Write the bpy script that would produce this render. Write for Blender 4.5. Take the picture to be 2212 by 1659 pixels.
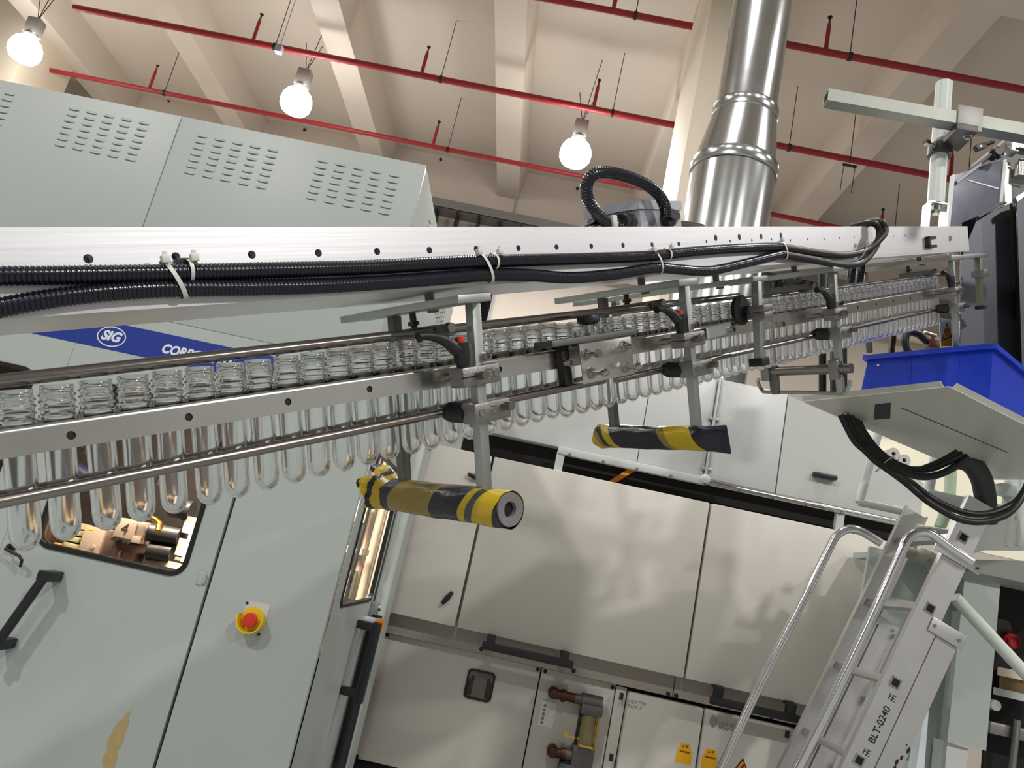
import bpy, bmesh, math, random
from mathutils import Matrix, Vector

for o in list(bpy.data.objects):
    bpy.data.objects.remove(o)
SC = bpy.context.scene
COL = SC.collection
random.seed(7)
PI = math.pi

# ------------------------------------------------------------------ camera
cd = bpy.data.cameras.new('camera')
cd.sensor_fit = 'HORIZONTAL'
cd.sensor_width = 36.0
cd.lens = 27.02
cd.clip_start = 0.05
cam = bpy.data.objects.new('camera', cd)
COL.objects.link(cam)
cam.matrix_world = Matrix((
    (0.97780, -0.20604, 0.03815, 0.0),
    (-0.01238, -0.23857, -0.97105, 0.0),
    (0.20918, 0.94902, -0.23582, 1.55),
    (0, 0, 0, 1))) @ Matrix.Identity(4)
m3 = cam.matrix_world.to_3x3()
# rows above hold the camera's right, up and back axes; fix signs so it stays a pure rotation
r_ = Vector((m3[0][0], m3[1][0], m3[2][0])).normalized()
u_ = Vector((-0.20604, -0.23857, 0.94902)); u_ = (u_ - r_ * u_.dot(r_)).normalized()
b_ = r_.cross(u_)
cam.matrix_world = Matrix(((r_.x, u_.x, b_.x, 0.0), (r_.y, u_.y, b_.y, 0.0), (r_.z, u_.z, b_.z, 1.55), (0, 0, 0, 1)))
SC.camera = cam

# ------------------------------------------------------------------ view, world
SC.view_settings.view_transform = 'Standard'
SC.view_settings.look = 'None'
SC.view_settings.exposure = 0.2
SC.view_settings.gamma = 1.0
SC.view_settings.use_curve_mapping = False
try:
    SC.cycles.max_bounces = 20
    SC.cycles.transmission_bounces = 20
    SC.cycles.glossy_bounces = 8
    SC.cycles.diffuse_bounces = 5
    SC.cycles.transparent_max_bounces = 16
    SC.cycles.caustics_reflective = False
    SC.cycles.caustics_refractive = False
    SC.cycles.sample_clamp_indirect = 4.0
    SC.cycles.blur_glossy = 0.5
except Exception:
    pass
W = bpy.data.worlds.new('hall_air'); SC.world = W
W.use_nodes = True
W.node_tree.nodes['Background'].inputs[0].default_value = (0.8, 0.79, 0.76, 1)
W.node_tree.nodes['Background'].inputs[1].default_value = 0.35

LAMP_DOME = 28.0        # emission of the acrylic domes
LAMP_DOWN = 110.0       # watts of the downlight in each high bay lamp
HALL_LAMPS = {(-4.55, -4.0): 3.2, (4.1, -4.0): 3.2, (8.4, -4.0): 3.0}     # the stronger lamps of the rows out of view
LAMP_COL = (1.0, 0.975, 0.945)

# ------------------------------------------------------------------ materials
def lin(c):
    return tuple(((v / 255.0) / 12.92 if v / 255.0 <= 0.04045 else ((v / 255.0 + 0.055) / 1.055) ** 2.4) for v in c)

MATS = {}
def mat(name, rgb, rough=0.5, metal=0.0, spec=0.5, var=0.0, scale=8.0, bump=0.0, bscale=60.0, stretch=None, coat=0.0, aniso=0.0):
    if name in MATS: return MATS[name]
    m = bpy.data.materials.new(name); m.use_nodes = True
    nt = m.node_tree; bs = nt.nodes['Principled BSDF']
    c = lin(rgb)
    bs.inputs['Base Color'].default_value = (*c, 1)
    bs.inputs['Roughness'].default_value = rough
    bs.inputs['Metallic'].default_value = metal
    bs.inputs['Specular IOR Level'].default_value = spec
    bs.inputs['Coat Weight'].default_value = coat
    tc = nt.nodes.new('ShaderNodeTexCoord')
    mp = nt.nodes.new('ShaderNodeMapping')
    nt.links.new(tc.outputs['Object'], mp.inputs['Vector'])
    if stretch: mp.inputs['Scale'].default_value = stretch
    if var > 0:
        nz = nt.nodes.new('ShaderNodeTexNoise'); nz.inputs['Scale'].default_value = scale; nz.inputs['Detail'].default_value = 5
        nt.links.new(mp.outputs[0], nz.inputs['Vector'])
        mx = nt.nodes.new('ShaderNodeMix'); mx.data_type = 'RGBA'
        mx.inputs[6].default_value = (*[v * (1 - var) for v in c], 1)
        mx.inputs[7].default_value = (*[min(1, v * (1 + var)) for v in c], 1)
        nt.links.new(nz.outputs['Fac'], mx.inputs[0]); nt.links.new(mx.outputs[2], bs.inputs['Base Color'])
        mr = nt.nodes.new('ShaderNodeMapRange')
        mr.inputs['To Min'].default_value = max(0.02, rough - var * 0.5); mr.inputs['To Max'].default_value = min(1, rough + var * 0.5)
        nt.links.new(nz.outputs['Fac'], mr.inputs['Value']); nt.links.new(mr.outputs[0], bs.inputs['Roughness'])
    if bump > 0:
        nb = nt.nodes.new('ShaderNodeTexNoise'); nb.inputs['Scale'].default_value = bscale; nb.inputs['Detail'].default_value = 3
        nt.links.new(mp.outputs[0], nb.inputs['Vector'])
        bp = nt.nodes.new('ShaderNodeBump'); bp.inputs['Strength'].default_value = bump; bp.inputs['Distance'].default_value = 0.004
        nt.links.new(nb.outputs['Fac'], bp.inputs['Height']); nt.links.new(bp.outputs[0], bs.inputs['Normal'])
    MATS[name] = m
    return m

def emit(name, rgb, strength):
    if name in MATS: return MATS[name]
    m = bpy.data.materials.new(name); m.use_nodes = True
    bs = m.node_tree.nodes['Principled BSDF']
    bs.inputs['Base Color'].default_value = (0.9, 0.9, 0.9, 1)
    bs.inputs['Emission Color'].default_value = (*rgb, 1)
    bs.inputs['Emission Strength'].default_value = strength
    MATS[name] = m
    return m

def clear(name, rgb, rough=0.02, ior=1.5):
    if name in MATS: return MATS[name]
    m = bpy.data.materials.new(name); m.use_nodes = True
    bs = m.node_tree.nodes['Principled BSDF']
    bs.inputs['Base Color'].default_value = (*lin(rgb), 1)
    bs.inputs['Roughness'].default_value = rough
    bs.inputs['Transmission Weight'].default_value = 1.0
    bs.inputs['IOR'].default_value = ior
    MATS[name] = m
    return m

PAINT = mat('machine_grey_paint', (174, 182, 179), 0.42, var=0.03, scale=3)
OVENP = mat('oven_white_paint', (212, 207, 198), 0.38, var=0.025, scale=2.5)
OVENG = mat('oven_grey_paint', (204, 206, 204), 0.33, var=0.025, scale=3)
STRIP = mat('oven_strip_paint', (168, 160, 150), 0.35, var=0.03, scale=3)
CREAM = mat('hall_cream_paint', (218, 208, 197), 0.75, var=0.03, scale=0.6)
COLUMNP = mat('column_cream_paint', (228, 216, 196), 0.7, var=0.03, scale=0.8)
HALLG = mat('hall_grey_wall', (168, 170, 168), 0.7, var=0.04, scale=0.7)
FLOORM = mat('floor_grey_resin', (140, 141, 139), 0.4, var=0.06, scale=1.5)
REDP = mat('red_pipe_paint', (160, 38, 46), 0.45)
ALU = mat('brushed_aluminium', (236, 236, 240), 0.42, 0.92, var=0.03, scale=30, bump=0.03, bscale=180, stretch=(0.02, 1, 1))
ALUL = mat('ladder_aluminium', (205, 204, 204), 0.42, 1.0, var=0.06, scale=14, bump=0.03, bscale=120)
POLT = mat('polished_aluminium', (225, 225, 228), 0.16, 1.0, var=0.04, scale=20)
STEEL = mat('brown_steel_rod', (150, 143, 138), 0.24, 1.0, var=0.04, scale=60)
STAIN = mat('stainless_sheet', (216, 215, 210), 0.25, 1.0, var=0.04, scale=14, bump=0.015, bscale=90)
ZINC = mat('zinc_plated_bar', (176, 180, 178), 0.42, 1.0, var=0.09, scale=25, bump=0.04, bscale=140)
DZINC = mat('weathered_zinc_bar', (120, 120, 118), 0.5, 1.0, var=0.12, scale=25, bump=0.04, bscale=140)
CAST = mat('cast_aluminium_clamp', (150, 148, 146), 0.42, 1.0, var=0.12, scale=45, bump=0.12, bscale=260)
BOLT = mat('bright_bolt_steel', (176, 176, 172), 0.2, 1.0)
DARKST = mat('dark_steel', (70, 66, 64), 0.4, 1.0, var=0.1, scale=30)
DUCTM = mat('galvanised_duct', (196, 200, 202), 0.2, 1.0, var=0.06, scale=5, bump=0.04, bscale=14)
HOPPER = mat('hopper_stainless', (70, 72, 77), 0.38, 0.85, var=0.22, scale=6, bump=0.03, bscale=10)
BLACK = mat('black_plastic', (26, 27, 31), 0.4)
CONDM = mat('black_conduit_nylon', (22, 25, 36), 0.22)
RUBBER = mat('black_rubber', (18, 18, 19), 0.45)
HOSE = mat('black_hose_rubber', (20, 20, 21), 0.42)
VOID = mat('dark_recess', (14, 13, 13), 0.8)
TIE = mat('natural_nylon_tie', (212, 212, 204), 0.4)
REDC = mat('red_plastic_cap', (214, 52, 36), 0.4)
YEL = mat('yellow_plastic', (232, 196, 20), 0.4)
YLAB = mat('yellow_label', (240, 176, 16), 0.45)
ORANGE = mat('orange_plastic', (236, 140, 24), 0.4)
WHITE = mat('white_label', (232, 232, 228), 0.45)
INK = mat('black_ink', (22, 20, 20), 0.6)
PENCIL = mat('grey_marker_ink', (140, 134, 126), 0.7)
BLUES = mat('blue_stripe_film', (24, 50, 142), 0.42)
WFILM = mat('white_film', (222, 228, 236), 0.45)
BLUEB = mat('blue_bin_plastic', (16, 54, 188), 0.36, var=0.05, scale=6)
TRAYP = mat('tray_grey_paint', (208, 209, 200), 0.36, var=0.08, scale=5)
FRAMEP = mat('white_frame_paint', (206, 214, 208), 0.4, var=0.1, scale=14, bump=0.05, bscale=60)
GREENP = mat('grey_green_paint', (176, 186, 180), 0.45, var=0.03, scale=3)
BOXG = mat('junction_box_grey', (172, 176, 186), 0.45)
BRASS = mat('corroded_brass', (88, 60, 44), 0.5, 0.8, var=0.2, scale=40)
GOLD = mat('bright_brass', (212, 170, 84), 0.25, 1.0)
FOAM = mat('grey_pipe_foam', (118, 116, 118), 0.9, var=0.15, scale=120, bump=0.3, bscale=300)
WARMST = mat('machined_tool_steel', (206, 186, 168), 0.35, 0.7, var=0.06, scale=20)
PUR = mat('cream_bumper', (250, 236, 214), 0.5)
RESID = mat('tape_residue', (178, 158, 108), 0.6, var=0.18, scale=40)
SMUDGE = mat('grey_smudge', (150, 147, 142), 0.6, var=0.1, scale=60)
PCT = mat('smoky_polycarbonate_film', (120, 122, 140), 0.15)
LINE = mat('fine_seam_shadow_gap', (58, 60, 60), 0.7)
PET = clear('clear_pet', (251, 252, 253), 0.085, 1.48)
GLASS = clear('window_glass', (238, 240, 238), 0.0, 1.05)
AMBER = clear('aged_amber_glass', (200, 184, 120), 0.08, 1.3)
DOME = emit('lamp_dome_acrylic', LAMP_COL, LAMP_DOME)

def tape_mat(name, bands):
    """hazard tape: bands = [(start along the tube, colour)] with constant steps, read from the UV's u"""
    m = bpy.data.materials.new(name); m.use_nodes = True
    nt = m.node_tree; bs = nt.nodes['Principled BSDF']; bs.inputs['Roughness'].default_value = 0.3
    uv = nt.nodes.new('ShaderNodeUVMap')
    sp = nt.nodes.new('ShaderNodeSeparateXYZ'); nt.links.new(uv.outputs[0], sp.inputs[0])
    cr = nt.nodes.new('ShaderNodeValToRGB'); cr.color_ramp.interpolation = 'CONSTANT'
    el = cr.color_ramp.elements
    while len(el) < len(bands): el.new(0.5)
    for e, (p, c) in zip(el, bands): e.position = p; e.color = (*lin(c), 1)
    nt.links.new(sp.outputs[0], cr.inputs[0])
    nz = nt.nodes.new('ShaderNodeTexNoise'); nz.inputs['Scale'].default_value = 55; nz.inputs['Detail'].default_value = 4
    tc = nt.nodes.new('ShaderNodeTexCoord'); nt.links.new(tc.outputs['Object'], nz.inputs['Vector'])
    bp = nt.nodes.new('ShaderNodeBump'); bp.inputs['Strength'].default_value = 0.35; bp.inputs['Distance'].default_value = 0.004
    nt.links.new(nz.outputs['Fac'], bp.inputs['Height']); nt.links.new(bp.outputs[0], bs.inputs['Normal'])
    nt.links.new(cr.outputs[0], bs.inputs['Base Color'])
    return m
TY, TO, TB, TG = (206, 176, 24), (146, 128, 50), (26, 29, 42), (74, 76, 82)
TAPE1 = tape_mat('worn_hazard_tape', [(0.0, TB), (0.05, TY), (0.19, TG), (0.24, TY), (0.29, TB), (0.52, TO), (0.88, TB)])
TAPE2 = tape_mat('new_hazard_tape', [(0.0, TB), (0.18, TY), (0.37, TO), (0.42, TB), (0.80, TY), (0.86, TB), (0.91, TO), (0.96, TY)])
TAPE3 = tape_mat('loose_hazard_tape', [(0.0, TB), (0.18, TY), (0.45, TB), (0.60, TY), (0.85, TB)])

# ------------------------------------------------------------------ builders
class B:
    def __init__(self):
        self.bm = bmesh.new()
    def _add(self, verts, faces):
        vs = [self.bm.verts.new(v) for v in verts]
        for f in faces:
            try: self.bm.faces.new([vs[i] for i in f])
            except ValueError: pass
        return vs
    def box(self, lo, hi, bev=0.0, M=None):
        x0, y0, z0 = [min(a, b) for a, b in zip(lo, hi)]; x1, y1, z1 = [max(a, b) for a, b in zip(lo, hi)]
        v = [(x0, y0, z0), (x1, y0, z0), (x1, y1, z0), (x0, y1, z0), (x0, y0, z1), (x1, y0, z1), (x1, y1, z1), (x0, y1, z1)]
        f = [(0, 3, 2, 1), (4, 5, 6, 7), (0, 1, 5, 4), (1, 2, 6, 5), (2, 3, 7, 6), (3, 0, 4, 7)]
        if M is not None: v = [M @ Vector(p) for p in v]
        vs = self._add(v, f)
        if bev > 0:
            es = list({e for q in vs for e in q.link_edges})
            bmesh.ops.bevel(self.bm, geom=es, offset=bev, segments=2, affect='EDGES', profile=0.6)
        return self
    def prism(self, poly, vec):
        n = len(poly); vec = Vector(vec)
        v = [Vector(p) for p in poly] + [Vector(p) + vec for p in poly]
        f = [tuple(range(n))[::-1], tuple(range(n, 2 * n))] + [(i, (i + 1) % n, n + (i + 1) % n, n + i) for i in range(n)]
        self._add(v, f); return self
    def cyl(self, p0, p1, r, seg=16, r2=None, cap=True):
        p0 = Vector(p0); p1 = Vector(p1); r2 = r if r2 is None else r2
        d = (p1 - p0).normalized(); u = d.orthogonal().normalized(); w = d.cross(u)
        v = []
        for p, rr in ((p0, r), (p1, r2)):
            for i in range(seg):
                a = 2 * PI * i / seg
                v.append(p + (u * math.cos(a) + w * math.sin(a)) * rr)
        f = [(i, (i + 1) % seg, seg + (i + 1) % seg, seg + i) for i in range(seg)]
        if cap: f += [tuple(range(seg))[::-1], tuple(range(seg, 2 * seg))]
        self._add(v, f); return self
    def hexbolt(self, p, d, r, h, shank=0.0, rs=0.0, washer=0.0):
        p = Vector(p); d = Vector(d).normalized()
        if washer: self.cyl(p, p + d * 0.0016, washer, 20); p = p + d * 0.0016
        if shank: self.cyl(p, p + d * shank, rs, 14); p = p + d * shank
        self.cyl(p, p + d * h, r, 6); return self
    def tube(self, pts, r, seg=12, cap=True, ref=None):
        pts = [Vector(p) for p in pts]; n = len(pts)
        rs = r if isinstance(r, (list, tuple)) else [r] * n
        u = None; rings = []
        for i in range(n):
            d = (pts[min(i + 1, n - 1)] - pts[max(i - 1, 0)]).normalized()
            if u is None: u = d.orthogonal().normalized()
            u = (u - d * u.dot(d)).normalized(); w = d.cross(u)
            rings.append([self.bm.verts.new(pts[i] + (u * math.cos(2 * PI * k / seg) + w * math.sin(2 * PI * k / seg)) * rs[i]) for k in range(seg)])
        for i in range(n - 1):
            for k in range(seg):
                self.bm.faces.new((rings[i][k], rings[i][(k + 1) % seg], rings[i + 1][(k + 1) % seg], rings[i + 1][k]))
        if cap:
            self.bm.faces.new(rings[0][::-1]); self.bm.faces.new(rings[-1])
        return self
    def lathe(self, prof, o=(0, 0, 0), axis=(0, 0, 1), seg=24, closed=False):
        o = Vector(o); d = Vector(axis).normalized(); u = d.orthogonal().normalized(); w = d.cross(u)
        rings = []
        for r, h in prof:
            if r < 1e-6: rings.append([self.bm.verts.new(o + d * h)])
            else: rings.append([self.bm.verts.new(o + d * h + (u * math.cos(2 * PI * k / seg) + w * math.sin(2 * PI * k / seg)) * r) for k in range(seg)])
        prs = list(zip(rings, rings[1:])) + ([(rings[-1], rings[0])] if closed else [])
        for A, C in prs:
            for k in range(seg):
                k2 = (k + 1) % seg
                if len(A) == 1 and len(C) == 1: continue
                if len(A) == 1: self.bm.faces.new((A[0], C[k2], C[k]))
                elif len(C) == 1: self.bm.faces.new((A[k], A[k2], C[0]))
                else: self.bm.faces.new((A[k], A[k2], C[k2], C[k]))
        return self
    def quad(self, *p):
        self._add([Vector(q) for q in p], [tuple(range(len(p)))]); return self
    def holed(self, a0, a1, b0, b1, holes, P, depth=None):
        """flat strip a0..a1 x b0..b1 with star-shaped holes [(a, b, fn or r)], P maps (a, b) to a point; depth adds the rim wall"""
        holes = sorted(holes, key=lambda h: h[0])
        cuts = [a0] + [(p[0] + q[0]) / 2 for p, q in zip(holes, holes[1:])] + [a1]
        for i, (ha, hb, hr) in enumerate(holes):
            c0, c1 = cuts[i], cuts[i + 1]
            fn = hr if callable(hr) else (lambda t, rr=hr: rr)
            angs = [2 * PI * k / 24 for k in range(24)] + [math.atan2(y - hb, x - ha) % (2 * PI) for x in (c0, c1) for y in (b0, b1)]
            if callable(hr): angs += [2 * PI * (k + 0.5) / 24 for k in range(24)]
            angs = sorted(set(round(t, 6) for t in angs))
            inn, out, dp = [], [], []
            for t in angs:
                cx, sy = math.cos(t), math.sin(t)
                k = min([((c1 if cx > 0 else c0) - ha) / cx if abs(cx) > 1e-9 else 1e9, ((b1 if sy > 0 else b0) - hb) / sy if abs(sy) > 1e-9 else 1e9])
                rr = fn(t)
                inn.append(self.bm.verts.new(P(ha + cx * rr, hb + sy * rr))); out.append(self.bm.verts.new(P(ha + cx * k, hb + sy * k)))
                if depth: dp.append(self.bm.verts.new(Vector(P(ha + cx * rr, hb + sy * rr)) + Vector(depth)))
            n = len(angs)
            for j in range(n):
                q = (j + 1) % n
                self.bm.faces.new((inn[j], inn[q], out[q], out[j]))
                if depth: self.bm.faces.new((inn[j], dp[j], dp[q], inn[q]))
        return self

LOC = {}
def root_of(o):
    while o.parent: o = o.parent
    return o
def finish(name, b, m, smooth=35):
    me = bpy.data.meshes.new(name)
    bmesh.ops.recalc_face_normals(b.bm, faces=b.bm.faces)
    b.bm.to_mesh(me); b.bm.free()
    if smooth:
        me.polygons.foreach_set('use_smooth', [True] * len(me.polygons))
        try: me.set_sharp_from_angle(angle=math.radians(smooth))
        except Exception: pass
    if m is not None: me.materials.append(m)
    return me
def tag(o, label=None, cat=None, group=None, kind=None):
    for k, v in (('label', label), ('category', cat), ('group', group), ('kind', kind)):
        if v: o[k] = v
    return o
ID = Matrix.Identity(4)
def thing(name, label, cat, loc=(0, 0, 0), group=None, frame=ID):
    o = bpy.data.objects.new(name, None); COL.objects.link(o)
    o.empty_display_size = 0.05
    o.matrix_world = frame @ Matrix.Translation(loc)
    LOC[o.name] = Vector(loc)
    return tag(o, label, cat, group)
def part(name, b, m, parent, label=None, smooth=35):
    """a mesh drawn in its thing's frame, parented to the thing or to one of its parts"""
    loc = LOC[root_of(parent).name]
    bmesh.ops.translate(b.bm, verts=b.bm.verts, vec=-loc)
    o = bpy.data.objects.new(name, finish(name, b, m, smooth)); COL.objects.link(o)
    o.parent = parent
    if label: o['label'] = label
    return o
def single(name, b, m, label, cat, loc=(0, 0, 0), group=None, frame=ID, smooth=35, kind=None):
    bmesh.ops.translate(b.bm, verts=b.bm.verts, vec=-Vector(loc))
    o = bpy.data.objects.new(name, finish(name, b, m, smooth)); COL.objects.link(o)
    o.matrix_world = frame @ Matrix.Translation(loc); LOC[o.name] = Vector(loc)
    return tag(o, label, cat, group, kind)
def struct(name, b, m, smooth=35, parent=None):
    o = bpy.data.objects.new(name, finish(name, b, m, smooth)); COL.objects.link(o)
    LOC[o.name] = Vector((0, 0, 0))
    if parent: o.parent = parent
    else: o['kind'] = 'structure'
    return o
def inst(name, mesh, parent, M, label=None):
    """an alike piece sharing mesh data, M in the thing's frame"""
    o = bpy.data.objects.new(name, mesh); COL.objects.link(o)
    o.parent = parent
    o.matrix_basis = Matrix.Translation(-LOC[root_of(parent).name]) @ M
    if label: o['label'] = label
    return o
def basis(o, x, y, z):
    o, x, y, z = Vector(o), Vector(x).normalized(), Vector(y).normalized(), Vector(z).normalized()
    return Matrix(((x.x, y.x, z.x, o.x), (x.y, y.y, z.y, o.y), (x.z, y.z, z.z, o.z), (0, 0, 0, 1)))
def text_bm(s, size, M, ext=0.0004, bold=0.0, shear=0.0, align='LEFT', space=1.0, width=1.0):
    c = bpy.data.curves.new('lettering', 'FONT'); c.body = s; c.size = size; c.extrude = ext; c.offset = bold * size
    c.shear = shear; c.align_x = align; c.align_y = 'CENTER'; c.space_character = space; c.space_line = 0.9; c.resolution_u = 4
    o = bpy.data.objects.new('lettering', c); COL.objects.link(o)
    me = bpy.data.meshes.new_from_object(o)
    b = B(); b.bm.from_mesh(me)
    bmesh.ops.transform(b.bm, matrix=M @ Matrix.Diagonal((width, 1, 1, 1)), verts=b.bm.verts)
    bpy.data.objects.remove(o); bpy.data.curves.remove(c); bpy.data.meshes.remove(me)
    return b
def rrect(w, h, r, n=5):
    """rounded rectangle outline, centred"""
    pts = []
    for cx, cy, a0 in ((w / 2 - r, h / 2 - r, 0), (-w / 2 + r, h / 2 - r, PI / 2), (-w / 2 + r, -h / 2 + r, PI), (w / 2 - r, -h / 2 + r, 1.5 * PI)):
        for k in range(n + 1):
            a = a0 + PI / 2 * k / n
            pts.append((cx + r * math.cos(a), cy + r * math.sin(a)))
    return pts
def rr_radius(w, h, r):
    """distance from the centre of a rounded rectangle to its outline at an angle"""
    def fn(t):
        c, s = abs(math.cos(t)), abs(math.sin(t))
        k = min(w / 2 / c if c > 1e-9 else 1e9, h / 2 / s if s > 1e-9 else 1e9)
        x, y = k * c, k * s
        cx, cy = w / 2 - r, h / 2 - r
        if x > cx and y > cy:
            bq = c * cx + s * cy; cq = cx * cx + cy * cy - r * r
            k = bq + math.sqrt(max(0, bq * bq - cq))
        return k
    return fn
def smooth_path(pts, n=12):
    """Catmull-Rom through the points"""
    P = [Vector(p) for p in pts]; out = []
    for i in range(len(P) - 1):
        p0, p1, p2, p3 = P[max(i - 1, 0)], P[i], P[i + 1], P[min(i + 2, len(P) - 1)]
        for k in range(n):
            t = k / n
            out.append(0.5 * ((2 * p1) + (p2 - p0) * t + (2 * p0 - 5 * p1 + 4 * p2 - p3) * t * t + (3 * p1 - p0 - 3 * p2 + p3) * t ** 3))
    out.append(P[-1]); return out
def corrugated(pts, r, pitch, depth, seg=12):
    """points and radii of a ribbed conduit along a path"""
    P = smooth_path(pts, 16); L = [0.0]
    for a, c in zip(P, P[1:]): L.append(L[-1] + (c - a).length)
    out, rad, j, s = [], [], 0, 0.0
    pat = ((0.0, r - depth), (0.25, r), (0.65, r), (0.9, r - depth))
    while s < L[-1] - pitch:
        for f, rr in pat:
            q = s + f * pitch
            while j < len(L) - 2 and L[j + 1] < q: j += 1
            t = (q - L[j]) / max(1e-9, L[j + 1] - L[j])
            out.append(P[j].lerp(P[j + 1], t)); rad.append(rr)
        s += pitch
    return out, rad

# ================================================================== THE HALL
b = B(); b.box((-14, -10, -0.2), (14, 14.2, 0)); struct('floor', b, FLOORM)
b = B(); b.box((-14.2, -10.2, 9.3), (14.2, 14.2, 9.5)); struct('ceiling', b, CREAM)
b = B(); b.box((-14.2, 14, 0), (14.2, 14.2, 9.3)); struct('wall_back', b, CREAM)
b = B(); b.box((-14.2, -10.2, 0), (-14, 14, 9.3)); struct('wall_left', b, HALLG)
b = B(); b.box((14, -10.2, 0), (14.2, 14, 9.3)); struct('wall_right', b, HALLG)
b = B(); b.box((-14, -10.2, 0), (14, -10, 9.3)); struct('wall_front', b, HALLG)
for i, x in enumerate((-9.5, -6.85, -4.11, -1.43, 1.27, 3.97, 6.7)):
    b = B(); b.prism([(x - 0.27, 14, 9.3), (x + 0.27, 14, 9.3), (x + 0.22, 14, 8.67), (x - 0.22, 14, 8.67)], (0, -24, 0))
    struct('ceiling_beam' if i == 0 else 'ceiling_beam.%03d' % i, b, CREAM)
gz = 8.6358
b = B(); b.box((-14, 6.6, gz), (14, 7.3, 9.3)); struct('trim_1', b, CREAM)
cx0 = 0.8797
b = B(); b.box((cx0, 6.6, 0), (cx0 + 0.62, 7.9, 9.3), 0.015); struct('column', b, COLUMNP)
lx = -9.5772
b = B(); b.box((lx - 1.2, 11.2, 0), (lx, 12.4, 9.3), 0.015); struct('column.001', b, COLUMNP)

# red sprinkler pipes: three runs, each with its drops and hanger rods
def sprinkler(label, y, z, x0, x1, stubs, rods, r):
    t = thing('sprinkler_pipe', label, 'pipe', (x0, y, z), 'red sprinkler pipes under the ceiling')
    b = B(); b.cyl((x0, y, z), (x1, y, z), r, 14); part('pipe', b, REDP, t)
    for x in stubs:
        b = B(); b.cyl((x, y, z), (x, y, z + 0.36), 0.026, 10); b.cyl((x, y, z + 0.36), (x, y, z + 0.43), 0.026, 10, 0.014)
        s = part('sprinkler_stub', b, REDP, t)
        b = B(); b.cyl((x, y, z + 0.43), (x, y, z + 0.49), 0.012, 8); b.cyl((x, y, z + 0.49), (x, y, z + 0.50), 0.03, 10)
        part('sprinkler_head', b, DARKST, s, 'small dark sprinkler head')
    for x in rods:
        b = B(); b.cyl((x, y, z), (x, y, 9.3), 0.006, 6); b.lathe([(r + 0.004, -0.02), (r + 0.012, -0.02), (r + 0.012, 0.02), (r + 0.004, 0.02)], (x, y, z), (1, 0, 0), 16, True)
        part('hanger_rod', b, DARKST, t, 'thin hanger rod with pipe clip')
    return t
sprinkler('red sprinkler pipe nearest of the three, crossing behind the steel duct and vertical white post', 7.93, 8.27, -13.9, 13.9,
          [-0.0890, 2.4968], [0.1844, 2.7883], 0.042)
sprinkler('red sprinkler pipe in the middle, passing above the two glowing lamps', 9.95, 8.27, -8.0436, 13.9,
          [-5.2670, -2.6848, -0.0955, 5.1323], [-4.9162, -2.3871, 0.1900, 2.7959, 5.3866], 0.046)
sprinkler('red sprinkler pipe farthest back, ending beside the lamp at the pale column', 11.9, 8.27, -9.6915, 13.9,
          [-7.7831, -5.1961, -2.6870, 5.0578], [-7.5012, -2.4176, 5.2886], 0.04)

# high bay lamps: a row in view
def lamp(x, y, z, label, light=True):
    t = thing('high_bay_lamp', label, 'lamp', (x, y, z), 'glowing high bay lamps')
    b = B(); b.lathe([(0.0, -0.21), (0.12, -0.205), (0.185, -0.175), (0.225, -0.11), (0.235, -0.03), (0.222, 0.05), (0.185, 0.125), (0.12, 0.18), (0.0, 0.19)], (x, y, z), (0, 0, 1), 28)
    part('lamp_dome', b, DOME, t, 'white glowing dome')
    b = B(); b.cyl((x, y, z + 0.19), (x, y, z + 0.24), 0.11, 16); b.box((x - 0.1, y - 0.09, z + 0.24), (x + 0.1, y + 0.09, z + 0.52), 0.02)
    part('lamp_housing', b, mat('lamp_housing_grey', (150, 146, 142), 0.5), t, 'grey ballast housing')
    b = B(); b.cyl((x, y, z + 0.52), (x - 0.13, y, z + 1.0), 0.006, 6); b.cyl((x, y, z + 0.52), (x + 0.13, y, z + 1.0), 0.006, 6); b.cyl((x, y, z + 0.52), (x + 0.10, y, 9.3), 0.006, 6)
    part('hanging_wire', b, DARKST, t)
    if light:
        ld = bpy.data.lights.new('lamp_light', 'AREA'); ld.shape = 'DISK'; ld.size = 0.36; ld.energy = LAMP_DOWN * 2.4; ld.color = LAMP_COL
        lo = bpy.data.objects.new('lamp_light', ld); COL.objects.link(lo); lo.parent = t; lo.location = (0, 0, -0.225)
    return t
lz = 7.674
lamp(-8.8345, 10.35, lz, 'glowing high bay lamp hanging beside the pale wall column')
lamp(-4.5077, 10.30, lz, 'glowing high bay lamp with grey housing above the louvred cover')
lamp(-0.2180, 10.20, lz, 'glowing high bay lamp hanging above the looped black conduit')
# the same lamps over and behind the photographer, outside the picture: their light only
for x, y in [(x, y) for y in (3.0, -4.0) for x in (-8.9, -4.55, -0.2, 4.1, 8.4)] + [(8.4, 10.2)]:
    ld = bpy.data.lights.new('hall_lamp', 'AREA'); ld.shape = 'DISK'; ld.size = 0.42; ld.energy = LAMP_DOWN * HALL_LAMPS.get((x, y), 1.0); ld.color = LAMP_COL
    lo = bpy.data.objects.new('hall_lamp', ld); COL.objects.link(lo); lo.location = (x, y, lz)

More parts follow.
